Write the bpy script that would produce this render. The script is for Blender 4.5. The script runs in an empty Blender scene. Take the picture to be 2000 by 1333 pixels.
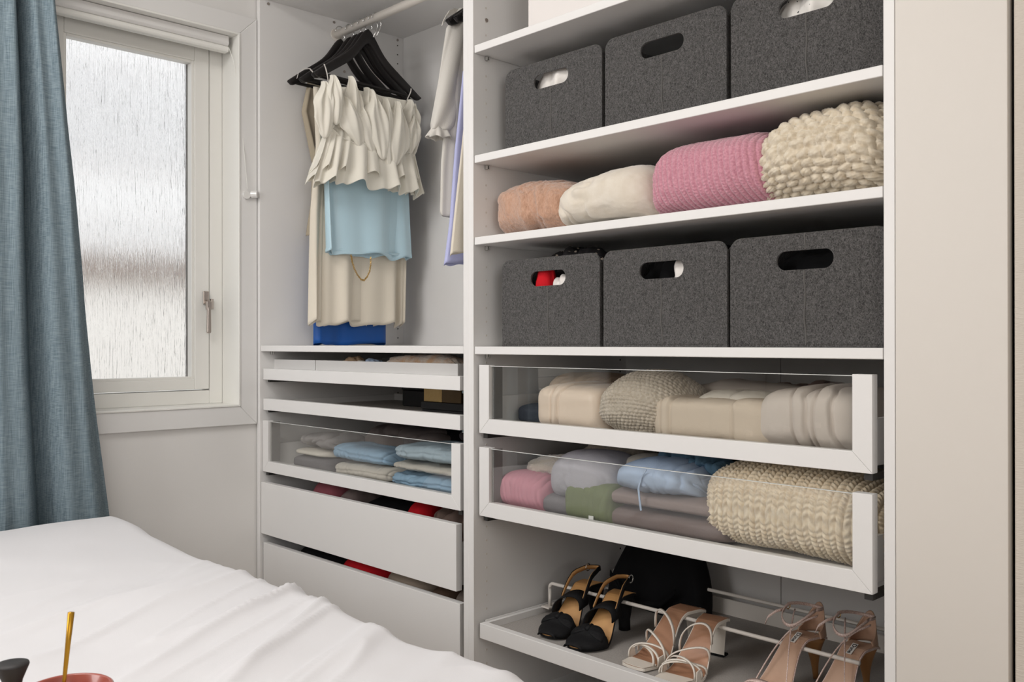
import bpy, math, random
import numpy as np
from math import sin, cos, pi, radians
from mathutils import Matrix, Vector

# ------------------------------------------------------------------ camera, light, exposure
C = bpy.context.scene.collection
SC = bpy.context.scene
FPX, CAM = 1793.948, (1.613, -1.407, 0.925)
YAW, PITCH, ROLL = radians(-46.178), radians(.102), radians(-.064)
cd = bpy.data.cameras.new('camera'); cam = bpy.data.objects.new('camera', cd); C.objects.link(cam)
cd.sensor_width = 36; cd.lens = FPX / 2000 * 36; cd.clip_start = .02
_c, _s = cos(YAW), sin(YAW)
right = Vector((_c, -_s, 0)); fwd0 = Vector((_s, _c, 0)); up0 = Vector((0, 0, 1))
fwd = cos(PITCH) * fwd0 + sin(PITCH) * up0
up = -sin(PITCH) * fwd0 + cos(PITCH) * up0
r2 = cos(ROLL) * right + sin(ROLL) * up
u2 = -sin(ROLL) * right + cos(ROLL) * up
cam.matrix_world = Matrix(((r2.x, u2.x, -fwd.x, CAM[0]), (r2.y, u2.y, -fwd.y, CAM[1]), (r2.z, u2.z, -fwd.z, CAM[2]), (0, 0, 0, 1)))
cd.dof.use_dof = True; cd.dof.focus_distance = 2.1; cd.dof.aperture_fstop = 16
SC.camera = cam
SC.view_settings.view_transform = 'Standard'; SC.view_settings.look = 'None'
SC.view_settings.gamma = 1; SC.view_settings.use_curve_mapping = False
SC.view_settings.exposure = 0.2
SC.cycles.max_bounces = 10; SC.cycles.transparent_max_bounces = 16
SC.cycles.caustics_reflective = False

W = bpy.data.worlds.new('overcast_sky'); SC.world = W; W.use_nodes = True
W.node_tree.nodes['Background'].inputs[0].default_value = (.95, .975, 1, 1)
W.node_tree.nodes['Background'].inputs[1].default_value = 1.5

def area(name, loc, target, sx, sy, power, col):
    l = bpy.data.lights.new(name, 'AREA'); l.shape = 'RECTANGLE'; l.size = sx; l.size_y = sy
    l.energy = power; l.color = col
    o = bpy.data.objects.new(name, l); C.objects.link(o); o.location = loc
    o.rotation_euler = (Vector(target) - Vector(loc)).to_track_quat('-Z', 'Y').to_euler()
    return o
area('fill_light_behind_camera', (-.1, -2.93, 1.55), (-.45, 0, 1.0), 1.1, 1.5, 29, (1, .99, .985))  # added frontal fill behind the camera, no window is built there
area('fill_light_right', (2.9, -1.5, 1.45), (-1, -.6, 1.1), 1.3, 1.3, 17, (1, .98, .955))  # fill added from the right to lift the window wall and left interior
area('fill_light_overhead', (.05, -1.45, 2.33), (.05, -1.45, 0), .8, .8, 17, (1, .975, .95))  # unseen overhead fill added for brightness, not a fitting of the room

# ------------------------------------------------------------------ helpers
def ray(u, v):
    d = fwd + (u - 1000) / FPX * r2 - (v - 666.5) / FPX * u2
    return d
def at(u, v, **k):
    a, val = list(k.items())[0]; i = 'xyz'.index(a); d = ray(u, v); t = (val - CAM[i]) / d[i]
    return Vector([CAM[j] + t * d[j] for j in range(3)])
def smooth(t): t = np.clip(t, 0, 1); return t * t * (3 - 2 * t)
def vn(x, y, seed=0):
    x = np.asarray(x, float); y = np.asarray(y, float)
    rs = np.random.RandomState(seed + 11); T = rs.rand(64, 64)
    xi = np.floor(x).astype(int); yi = np.floor(y).astype(int); fx = x - xi; fy = y - yi
    fx = fx * fx * (3 - 2 * fx); fy = fy * fy * (3 - 2 * fy)
    g = lambda a, b: T[a % 64, b % 64]
    return ((g(xi, yi) * (1 - fx) + g(xi + 1, yi) * fx) * (1 - fy) + (g(xi, yi + 1) * (1 - fx) + g(xi + 1, yi + 1) * fx) * fy) * 2 - 1
def fbm(x, y, seed=0, o=3):
    s = 0
    for k in range(o): s = s + vn(x * 2 ** k + 7 * k, y * 2 ** k, seed + k) / 2 ** k
    return s

BASE = {}
def base_of(o):
    return BASE.get(o.name, Vector((0, 0, 0))) if o else Vector((0, 0, 0))
def tag(o, label=None, cat=None, group=None, kind=None):
    if label: o['label'] = label
    if cat: o['category'] = cat
    if group: o['group'] = group
    if kind: o['kind'] = kind
    return o
def thing(name, label, cat, loc=(0, 0, 0), group=None):
    o = bpy.data.objects.new(name, None); C.objects.link(o); o.location = loc; o.empty_display_size = .05
    BASE[o.name] = Vector(loc)
    return tag(o, label, cat, group)
def struct(name, loc=(0, 0, 0)):
    o = bpy.data.objects.new(name, None); C.objects.link(o); o.location = loc; BASE[o.name] = Vector(loc)
    o['kind'] = 'structure'; return o

class MB:
    def __init__(s): s.v = []; s.f = []
    def add(s, vs, fs):
        n = len(s.v); s.v += [tuple(p) for p in vs]; s.f += [tuple(i + n for i in f) for f in fs]; return s
    def box(s, x0, x1, y0, y1, z0, z1):
        if x0 > x1: x0, x1 = x1, x0
        if y0 > y1: y0, y1 = y1, y0
        if z0 > z1: z0, z1 = z1, z0
        return s.add([(x0, y0, z0), (x1, y0, z0), (x1, y1, z0), (x0, y1, z0), (x0, y0, z1), (x1, y0, z1), (x1, y1, z1), (x0, y1, z1)],
                     [(3, 2, 1, 0), (4, 5, 6, 7), (0, 1, 5, 4), (1, 2, 6, 5), (2, 3, 7, 6), (3, 0, 4, 7)])
    def prism(s, poly, a0, a1, axis='y'):
        n = len(poly)
        def P(p, a): return {'y': (p[0], a, p[1]), 'x': (a, p[0], p[1]), 'z': (p[0], p[1], a)}[axis]
        vs = [P(p, a0) for p in poly] + [P(p, a1) for p in poly]
        return s.add(vs, [tuple(range(n))[::-1], tuple(range(n, 2 * n))] + [(i, (i + 1) % n, n + (i + 1) % n, n + i) for i in range(n)])
    def grid(s, P, cu=False, cv=False, caps=False):
        P = np.asarray(P); nu, nv = P.shape[:2]; n = len(s.v)
        s.v += [tuple(p) for p in P.reshape(-1, 3).tolist()]
        for i in range(nu if cu else nu - 1):
            a = i * nv; b = ((i + 1) % nu) * nv
            for j in range(nv if cv else nv - 1):
                k = (j + 1) % nv
                s.f.append((n + a + j, n + b + j, n + b + k, n + a + k))
        if caps and cv:
            s.f.append(tuple(n + j for j in range(nv))); s.f.append(tuple(n + (nu - 1) * nv + j for j in range(nv))[::-1])
        return s
    def tube(s, pts, r, n=8, caps=True, closed=False):
        pts = [Vector(p) for p in pts]; N = len(pts); rows = []
        up_ = None
        for i, p in enumerate(pts):
            d = (pts[(i + 1) % N] - pts[i - 1]) if closed else (pts[min(i + 1, N - 1)] - pts[max(i - 1, 0)])
            d.normalize()
            if up_ is None:
                up_ = Vector((0, 0, 1)) if abs(d.z) < .9 else Vector((1, 0, 0))
            a = d.cross(up_).normalized(); b = a.cross(d).normalized(); up_ = b
            rr = r[i] if hasattr(r, '__len__') else r
            rows.append([p + rr * (cos(2 * pi * k / n) * a + sin(2 * pi * k / n) * b) for k in range(n)])
        return s.grid(np.array([[tuple(q) for q in row] for row in rows]), cu=closed, cv=True, caps=caps and not closed)
    def ribbon(s, pts, wd, t=.002):
        """flat band through pts, wd = width vector(s)"""
        pts = [Vector(p) for p in pts]; N = len(pts); rows = []
        for i, p in enumerate(pts):
            d = (pts[min(i + 1, N - 1)] - pts[max(i - 1, 0)]).normalized()
            w = Vector(wd[i] if hasattr(wd[0], '__len__') else wd); nrm = d.cross(w).normalized() * t / 2
            rows.append([tuple(q) for q in (p - w / 2 - nrm, p + w / 2 - nrm, p + w / 2 + nrm, p - w / 2 + nrm)])
        return s.grid(np.array(rows), cv=True, caps=True)
    def lathe(s, prof, cx, cy, z0, n=32):
        P = np.array([[(cx + r * cos(2 * pi * k / n), cy + r * sin(2 * pi * k / n), z0 + z) for k in range(n)] for r, z in prof])
        return s.grid(P, cv=True, caps=True)
    def obj(s, name, m, parent=None, smooth_=False, bevel=0, seg=2, loc=None, sub=0):
        me = bpy.data.meshes.new(name); b = base_of(parent) if parent else Vector(loc or (0, 0, 0))
        V = [(p[0] - b.x, p[1] - b.y, p[2] - b.z) for p in s.v] if b.length else s.v
        me.from_pydata(V, [], s.f); me.update()
        import bmesh
        bm = bmesh.new(); bm.from_mesh(me); bmesh.ops.recalc_face_normals(bm, faces=bm.faces); bm.to_mesh(me); bm.free()
        me.materials.append(m)
        if smooth_:
            me.polygons.foreach_set('use_smooth', [True] * len(me.polygons))
        o = bpy.data.objects.new(name, me); C.objects.link(o)
        if parent: o.parent = parent; BASE[o.name] = b
        else: o.location = b; BASE[o.name] = Vector(b)
        if bevel:
            md = o.modifiers.new('bevel', 'BEVEL'); md.width = bevel; md.segments = seg; md.limit_method = 'ANGLE'; md.angle_limit = radians(40)
            if not smooth_: md.harden_normals = False
        if sub:
            md = o.modifiers.new('sub', 'SUBSURF'); md.levels = sub; md.render_levels = sub
        return o
def bx(name, m, parent, x0, x1, y0, y1, z0, z1, bevel=.0008, seg=1):
    return MB().box(x0, x1, y0, y1, z0, z1).obj(name, m, parent, bevel=bevel, seg=seg)

# ------------------------------------------------------------------ materials
MC = {}
def mat(name, col, rough=.5, **k):
    if name in MC: return MC[name]
    m = bpy.data.materials.new(name); m.use_nodes = True; nt = m.node_tree; p = nt.nodes['Principled BSDF']
    p.inputs['Base Color'].default_value = (*col, 1); p.inputs['Roughness'].default_value = rough
    p.inputs['Metallic'].default_value = k.get('metal', 0)
    p.inputs['Specular IOR Level'].default_value = k.get('spec', .5)
    if k.get('sheen'): p.inputs['Sheen Weight'].default_value = k['sheen']
    if k.get('coat'): p.inputs['Coat Weight'].default_value = k['coat']
    tc = nt.nodes.new('ShaderNodeTexCoord')
    def noise(scale, stretch=(1, 1, 1), detail=4, dist=0):
        mp = nt.nodes.new('ShaderNodeMapping'); mp.inputs['Scale'].default_value = stretch
        nt.links.new(tc.outputs['Object'], mp.inputs[0])
        n = nt.nodes.new('ShaderNodeTexNoise'); n.inputs['Scale'].default_value = scale; n.inputs['Detail'].default_value = detail
        n.inputs['Distortion'].default_value = dist; nt.links.new(mp.outputs[0], n.inputs['Vector']); return n
    if k.get('var'):        # (scale, other colour, stretch, lo, hi)
        sc, c2, st, lo, hi = k['var']
        n = noise(sc, st, 5, k.get('dist', 0)); r = nt.nodes.new('ShaderNodeValToRGB')
        r.color_ramp.elements[0].position = lo; r.color_ramp.elements[1].position = hi
        r.color_ramp.elements[0].color = (*c2, 1); r.color_ramp.elements[1].color = (*col, 1)
        nt.links.new(n.outputs['Fac'], r.inputs[0]); nt.links.new(r.outputs[0], p.inputs['Base Color'])
    if k.get('bump'):       # (scale, strength, stretch, distance)
        sc, st, sr, ds = k['bump']
        n = noise(sc, sr, 4); b = nt.nodes.new('ShaderNodeBump'); b.inputs['Strength'].default_value = st; b.inputs['Distance'].default_value = ds
        nt.links.new(n.outputs['Fac'], b.inputs['Height']); nt.links.new(b.outputs[0], p.inputs['Normal'])
    if k.get('trans'):      # light passing through thin cloth
        t = nt.nodes.new('ShaderNodeBsdfTranslucent'); t.inputs[0].default_value = (*k.get('tcol', col), 1)
        mx = nt.nodes.new('ShaderNodeMixShader'); mx.inputs[0].default_value = k['trans']
        nt.links.new(p.outputs[0], mx.inputs[1]); nt.links.new(t.outputs[0], mx.inputs[2])
        nt.links.new(mx.outputs[0], nt.nodes['Material Output'].inputs[0])
        if k.get('alpha'):
            tr = nt.nodes.new('ShaderNodeBsdfTransparent'); m2 = nt.nodes.new('ShaderNodeMixShader'); m2.inputs[0].default_value = k['alpha']
            nt.links.new(mx.outputs[0], m2.inputs[1]); nt.links.new(tr.outputs[0], m2.inputs[2]); nt.links.new(m2.outputs[0], nt.nodes['Material Output'].inputs[0])
    MC[name] = m; return m
ONE = (1, 1, 1)
WHITE = mat('white_laminate', (.80, .787, .773), .42, bump=(900, .06, ONE, .001), var=(3, (.78, .765, .75), ONE, .3, .7))
PANEL = mat('cream_panel', (.69, .65, .60), .5, bump=(600, .05, ONE, .001))
WALLM = mat('wall_paint', (.79, .775, .755), .8, bump=(350, .12, ONE, .001), var=(2, (.77, .755, .735), ONE, .3, .7))
PAPER = mat('wall_paint_fine_texture', (.62, .565, .50), .85, bump=(120, .5, (1, 1, 6), .002))
CEILM = mat('ceiling_paint', (.84, .83, .81), .9, bump=(300, .1, ONE, .001))
FLOORM = mat('oak_floor', (.42, .30, .19), .4, var=(3, (.30, .20, .12), (1, 14, 1), .3, .7))
WINP = mat('window_gloss_paint', (.87, .86, .82), .3, bump=(60, .05, (1, 1, .3), .001))
CASING = mat('casing_paint', (.80, .79, .775), .4)
STEEL = mat('brushed_steel', (.52, .46, .42), .3, metal=1, bump=(400, .1, (1, 1, .1), .001))
CHROME = mat('chrome', (.75, .75, .74), .18, metal=1)
DARK = mat('hole_dark', (.05, .045, .04), .9)
SLOT = mat('runner_dark', (.03, .028, .026), .6)
FELT = mat('grey_felt', (.135, .13, .127), .95, sheen=.25, var=(330, (.026, .025, .0245), (1, 1, .75), .33, .70), dist=1.6, bump=(300, .7, ONE, .002), spec=.1)
FELTE = mat('felt_cut_edge', (.13, .125, .12), .95, bump=(300, .6, ONE, .002), spec=.1)
TRAYF = mat('grey_tray_mat', (.42, .39, .365), .95, var=(400, (.33, .31, .29), ONE, .3, .7), bump=(500, .4, ONE, .001), spec=.1)
METALW = mat('white_painted_metal', (.80, .75, .69), .35)
BLACK = mat('black_cloth', (.006, .006, .007), .85, bump=(200, .2, ONE, .001), spec=.2)
BLACKP = mat('black_wood_hanger', (.010, .008, .008), .5, spec=.4)
DUV = mat('white_duvet', (.71, .70, .715), .8, bump=(500, .15, ONE, .001), sheen=.2)
def linen(name, col, **k): return mat(name, col, .9, spec=.15, bump=(420, .35, ONE, .001), **k)
CURT = None
def weave(name, c1, c2, sc=1):
    m = bpy.data.materials.new(name); m.use_nodes = True; nt = m.node_tree; p = nt.nodes['Principled BSDF']
    p.inputs['Roughness'].default_value = .9; p.inputs['Specular IOR Level'].default_value = .15
    tc = nt.nodes.new('ShaderNodeTexCoord'); f = None
    for st in ((30, 260, 6), (30, 12, 260)):
        mp = nt.nodes.new('ShaderNodeMapping'); mp.inputs['Scale'].default_value = [q * sc for q in st]; nt.links.new(tc.outputs['Object'], mp.inputs[0])
        n = nt.nodes.new('ShaderNodeTexNoise'); n.inputs['Scale'].default_value = 1.6; n.inputs['Detail'].default_value = 3
        nt.links.new(mp.outputs[0], n.inputs['Vector'])
        if f is None: f = n
        else:
            a = nt.nodes.new('ShaderNodeMath'); a.operation = 'ADD'; nt.links.new(f.outputs['Fac'], a.inputs[0]); nt.links.new(n.outputs['Fac'], a.inputs[1])
    r = nt.nodes.new('ShaderNodeValToRGB'); r.color_ramp.elements[0].position = .78 / 2; r.color_ramp.elements[1].position = 1.22 / 2
    h = nt.nodes.new('ShaderNodeMath'); h.operation = 'MULTIPLY'; h.inputs[1].default_value = .5; nt.links.new(a.outputs[0], h.inputs[0])
    r.color_ramp.elements[0].color = (*c1, 1); r.color_ramp.elements[1].color = (*c2, 1)
    nt.links.new(h.outputs[0], r.inputs[0]); nt.links.new(r.outputs[0], p.inputs['Base Color'])
    b = nt.nodes.new('ShaderNodeBump'); b.inputs['Strength'].default_value = .3; b.inputs['Distance'].default_value = .001
    nt.links.new(h.outputs[0], b.inputs['Height']); nt.links.new(b.outputs[0], p.inputs['Normal'])
    t = nt.nodes.new('ShaderNodeBsdfTranslucent'); nt.links.new(r.outputs[0], t.inputs[0])
    mx = nt.nodes.new('ShaderNodeMixShader'); mx.inputs[0].default_value = .22
    nt.links.new(p.outputs[0], mx.inputs[1]); nt.links.new(t.outputs[0], mx.inputs[2]); nt.links.new(mx.outputs[0], nt.nodes['Material Output'].inputs[0])
    return m
CURT = weave('blue_grey_linen_weave', (.145, .20, .235), (.30, .375, .415), 2.0)

def glass_clear():
    m = bpy.data.materials.new('clear_glass'); m.use_nodes = True; nt = m.node_tree; nt.nodes.remove(nt.nodes['Principled BSDF'])
    tr = nt.nodes.new('ShaderNodeBsdfTransparent'); tr.inputs[0].default_value = (.97, .972, .965, 1)
    gl = nt.nodes.new('ShaderNodeBsdfGlossy'); gl.inputs['Roughness'].default_value = .01
    fr = nt.nodes.new('ShaderNodeFresnel'); fr.inputs[0].default_value = 1.5
    ge = nt.nodes.new('ShaderNodeNewGeometry'); bk = nt.nodes.new('ShaderNodeMath'); bk.operation = 'SUBTRACT'; bk.inputs[0].default_value = 1.35
    nt.links.new(ge.outputs['Backfacing'], bk.inputs[1]); b2 = nt.nodes.new('ShaderNodeMath'); b2.operation = 'GREATER_THAN'; b2.inputs[1].default_value = .5; nt.links.new(bk.outputs[0], b2.inputs[0])
    ml = nt.nodes.new('ShaderNodeMath'); ml.operation = 'MULTIPLY'; nt.links.new(fr.outputs[0], ml.inputs[0]); nt.links.new(b2.outputs[0], ml.inputs[1])
    m3 = nt.nodes.new('ShaderNodeMath'); m3.operation = 'MULTIPLY'; m3.inputs[1].default_value = 2.5; m3.use_clamp = True; nt.links.new(ml.outputs[0], m3.inputs[0])
    mx = nt.nodes.new('ShaderNodeMixShader'); nt.links.new(m3.outputs[0], mx.inputs[0])
    nt.links.new(tr.outputs[0], mx.inputs[1]); nt.links.new(gl.outputs[0], mx.inputs[2]); nt.links.new(mx.outputs[0], nt.nodes['Material Output'].inputs[0])
    return m
GLASS = glass_clear()
GEDGE = mat('glass_edge', (.72, .74, .72), .25)
def rain_glass():
    m = bpy.data.materials.new('rain_textured_glass'); m.use_nodes = True; nt = m.node_tree; p = nt.nodes['Principled BSDF']
    p.inputs['Base Color'].default_value = (.98, .98, .98, 1); p.inputs['Roughness'].default_value = .12
    p.inputs['Transmission Weight'].default_value = 1; p.inputs['IOR'].default_value = 1.45
    tc = nt.nodes.new('ShaderNodeTexCoord'); mp = nt.nodes.new('ShaderNodeMapping'); mp.inputs['Scale'].default_value = (1, 230, 13)
    nt.links.new(tc.outputs['Object'], mp.inputs[0])
    n = nt.nodes.new('ShaderNodeTexNoise'); n.inputs['Scale'].default_value = 1; n.inputs['Detail'].default_value = 4; n.inputs['Distortion'].default_value = .4
    nt.links.new(mp.outputs[0], n.inputs['Vector'])
    b = nt.nodes.new('ShaderNodeBump'); b.inputs['Strength'].default_value = .8; b.inputs['Distance'].default_value = .004
    nt.links.new(n.outputs['Fac'], b.inputs['Height']); nt.links.new(b.outputs[0], p.inputs['Normal'])
    return m
RAIN = rain_glass()

# ------------------------------------------------------------------ room shell
XL, XR, YB, YF, H = -1.0, 3.0, .60, -3.0, 2.42
bs = MB().box(XL - .3, XR + .1, YF - .1, YB + .1, -.06, 0).obj('floor', FLOORM); tag(bs, kind='structure')
o = MB().box(XL - .3, XR + .1, YF - .1, YB + .1, H, H + .06).obj('ceiling', CEILM); tag(o, kind='structure')
# window wall: plane x = -1.008, hole for the window
WX = -1.006; oy0, oy1, oz0, oz1 = -1.55, -.0595, .7307, 1.875
m = MB(); m.box(WX - .2, WX, YF, oy0, 0, H); m.box(WX - .2, WX, oy1, YB, 0, H); m.box(WX - .2, WX, oy0, oy1, 0, oz0); m.box(WX - .2, WX, oy0, oy1, oz1, H)
tag(m.obj('wall_left', WALLM), kind='structure')
m = MB().box(XL - .2, XR, YB, YB + .1, 0, H); tag(m.obj('wall_back', WALLM), kind='structure')
m = MB().box(1.168, XR, .006, YB, 0, H); tag(m.obj('wall_right_pier', PAPER), kind='structure')
m = MB().box(XR, XR + .1, YF, YB, 0, H); tag(m.obj('wall_right', CEILM), kind='structure')
m = MB().box(XL - .2, XR, YF - .1, YF, 0, H); tag(m.obj('wall_front', CEILM), kind='structure')
o = MB().box(WX, WX + .012, YF, -.003, 0, .07).obj('baseboard_left', CASING, bevel=.003); tag(o, kind='structure')

w1 = struct('window_1', (-1.05, -.35, .73))
# casing: four mitred boards
X0, X1 = WX, -.994; cw = .0572
def board(name, poly, m_=CASING, x0=X0, x1=X1, bev=.002):
    return MB().prism(poly, x0, x1, 'x').obj(name, m_, w1, bevel=bev, seg=2)
a0, a1, b0, b1 = oy0 - cw, oy1 + cw, oz0 - cw, oz1 + cw
board('casing', [(a0, b0), (a1, b0), (oy1, oz0), (oy0, oz0)]); board('casing', [(a1, b0), (a1, b1), (oy1, oz1), (oy1, oz0)])
board('casing', [(a1, b1), (a0, b1), (oy0, oz1), (oy1, oz1)]); board('casing', [(a0, b1), (a0, b0), (oy0, oz0), (oy0, oz1)])
# thin inner bead round the opening and the reveal boards
t = .006
m = MB()
for (p, q, r, s_) in ((oy1 - t, oy1, oz0, oz1), (oy0, oy0 + t, oz0, oz1)): m.box(-1.10, -.991, p, q, r, s_)
m.box(-1.10, -.991, oy0 + t, oy1 - t, oz0, oz0 + t); m.box(-1.10, -.991, oy0 + t, oy1 - t, oz1 - t, oz1)
m.obj('reveal', WINP, w1, bevel=.0012)
# fixed frame
fy0, fy1, fz0, fz1 = oy0 + t, oy1 - t, oz0 + t, oz1 - t
FX0, FX1 = -1.17, -1.098; sw = .046
m = MB(); m.box(FX0, FX1, fy1 - sw + .003, fy1, fz0, fz1); m.box(FX0, FX1, fy0, fy0 + sw, fz0, fz1); m.box(FX0, FX1, -.666, -.590, fz0 + .042, fz1 - .03)
m.box(FX0, FX1, fy0 + sw, fy1 - sw + .003, fz0, fz0 + .042); m.box(FX0, FX1, fy0 + sw, fy1 - sw + .003, fz1 - .03, fz1)
m.obj('window_frame', WINP, w1, bevel=.0025)
# sash
sy0, sy1, sz0, sz1 = -.587, -.1115, .7825, 1.836
gy0, gy1, gz0, gz1 = -.5285, -.166, .822, 1.785
SX0, SX1 = -1.155, -1.094
m = MB(); m.box(SX0, SX1, gy1 + .008, sy1, sz0, sz1); m.box(SX0, SX1, sy0, gy0 - .008, sz0, sz1)
m.box(SX0, SX1, gy0 - .008, gy1 + .008, sz0, gz0 - .008); m.box(SX0, SX1, gy0 - .008, gy1 + .008, gz1 + .008, sz1)
m.obj('sash', WINP, w1, bevel=.0025)
m = MB(); q = .009
m.box(-1.128, -1.100, gy1, gy1 + q, gz0 - q, gz1 + q); m.box(-1.128, -1.100, gy0 - q, gy0, gz0 - q, gz1 + q)
m.box(-1.128, -1.100, gy0, gy1, gz0 - q, gz0); m.box(-1.128, -1.100, gy0, gy1, gz1, gz1 + q)
m.obj('glazing_bead', WINP, w1, bevel=.002)
MB().box(-1.136, -1.130, gy0 - .01, gy1 + .01, gz0 - .01, gz1 + .01).obj('pane', RAIN, w1)
m = MB().box(-1.14, -1.1295, gy0 - .0075, gy0 + .001, gz0 - .01, gz1 + .01).box(-1.14, -1.1295, gy1 - .0015, gy1 + .0075, gz0 - .01, gz1 + .01)
m.obj('glazing_seal', mat('seal', (.22, .21, .20), .6), w1)
# second sash, beyond the curtain
q0, q1, h0, h1 = -1.442, -.722, .822, 1.785
m = MB(); m.box(SX0, SX1, q1 + .008, -.669, sz0, sz1); m.box(SX0, SX1, fy0 + sw + .003, q0 - .008, sz0, sz1)
m.box(SX0, SX1, q0 - .008, q1 + .008, sz0, h0 - .008); m.box(SX0, SX1, q0 - .008, q1 + .008, h1 + .008, sz1); m.obj('sash', WINP, w1, bevel=.0025)
m = MB(); m.box(-1.128, -1.100, q1, q1 + q, h0 - q, h1 + q); m.box(-1.128, -1.100, q0 - q, q0, h0 - q, h1 + q)
m.box(-1.128, -1.100, q0, q1, h0 - q, h0); m.box(-1.128, -1.100, q0, q1, h1, h1 + q); m.obj('glazing_bead', WINP, w1, bevel=.002)
MB().box(-1.136, -1.130, q0 - .01, q1 + .01, h0 - .01, h1 + .01).obj('pane', RAIN, w1)
# espagnolette handle: plate, pivot, lever
hd = MB().box(-1.094, -1.089, -.132, -.114, 1.045, 1.085).obj('window_handle', STEEL, w1, bevel=.0015)
MB().lathe([(0, 0), (.008, .001), (.008, .012), (.005, .014), (0, .0145)], 0, 0, 0, 16)
m = MB(); 
m.tube([(-1.089, -.121, 1.050), (-1.074, -.121, 1.050)], .008, 14); m.box(-1.080, -1.070, -.130, -.114, 1.028, 1.052)
m.obj('pivot', STEEL, hd, bevel=.001)
m = MB().prism([(-.1275, 1.036), (-.1165, 1.036), (-.1155, .958), (-.1185, .955), (-.1265, .955), (-.129, .958)], -1.078, -1.069, 'x'); m.obj('lever', STEEL, hd, bevel=.002)
m = MB().box(-1.097, -1.086, -.108, -.100, 1.030, 1.062); m.obj('latch_keeper', STEEL, hd, bevel=.001)

# outdoors beyond the pane: pale ground, a rendered garden wall with a brown coping
o = MB().box(-12, -1.5, -9, 9, -.3, -.2).obj('ground', mat('pale_gravel', (.72, .71, .69), .9, var=(40, (.6, .58, .56), ONE, .3, .7))); tag(o, kind='structure')
gw = thing('garden_wall', 'pale garden wall with a brown coping, blurred outside the window', 'wall', (-7.0, 3, -.2))
MB().box(-7.1, -6.9, -5, 12, -.2, 1.50).obj('wall_body', mat('pale_render', (.70, .67, .63), .9), gw)
MB().box(-7.2, -6.8, -5, 12, 1.50, 1.72).obj('coping', mat('brown_coping', (.20, .15, .12), .8), gw)
hs_ = thing('neighbouring_house', 'white neighbouring house blurred behind the rain-patterned window glass', 'house', (-10, 3, -.2))
MB().box(-12, -10, -6, 14, -.2, 6).obj('facade', mat('white_render', (.88, .87, .86), .9), hs_)
for (ya, yb, za, zb) in ((3.0, 4.0, 3.0, 4.5), (.4, 1.3, 3.0, 4.5), (2.2, 2.7, 2.1, 2.5)):
    f_ = MB().box(-10.05, -9.98, ya, yb, za, zb).obj('window', mat('window_brown', (.42, .33, .28), .6), hs_)
    MB().box(-9.99, -9.96, ya + .1, yb - .1, za + .1, zb - .1).obj('window_pane', mat('window_grey', (.30, .31, .33), .2), f_)
for k in range(14): MB().tube([(-9.9, -5 + k * 1.31, -.2), (-9.9, -5 + k * 1.31, 5.9)], .05, 8).obj('downpipe', mat('pipe_grey', (.45, .45, .46), .6), hs_)

# roller blind drawn up
rb = thing('roller_blind', 'white roller blind drawn up at the top of the window', 'blind', (-1.04, -.35, 1.85))
m = MB().prism([(-1.062, 1.868), (-1.022, 1.868), (-1.018, 1.845), (-1.024, 1.838), (-1.062, 1.838)], -.665, -.082, 'y'); m.obj('cassette', WHITE, rb, bevel=.002)
m = MB()
m.prism([(-1.052, 1.840), (-1.030, 1.840), (-1.026, 1.834), (-1.024, 1.826), (-1.028, 1.820), (-1.052, 1.820)], -.665, -.080, 'y')
m.obj('bottom_bar', WINP, rb, bevel=.002, seg=2)
bx('end_bracket', STEEL, rb, -1.052, -1.036, -.0815, -.0765, 1.848, 1.866)
cp = [(-1.028, -.079, 1.835)]
for k in range(14):
    q_ = k / 13; cp.append((-1.012 + .026 * q_, -.0755 + .036 * q_ ** .8, 1.80 - .40 * q_ ** 1.2))
MB().tube(cp, .0009, 6).obj('cord', WINP, rb)
cl = MB().tube([(-.994, -.041, 1.380), (-.984, -.041, 1.380)], .0125, 20).obj('cord_cleat', mat('clear_plastic', (.78, .77, .75), .15, coat=.5), rb, bevel=.001)
MB().tube([(-.990, -.024, 1.384), (-.976, -.010, 1.384)], .0115, 20).obj('cleat_wing', MC['clear_plastic'], cl, bevel=.001)

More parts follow.
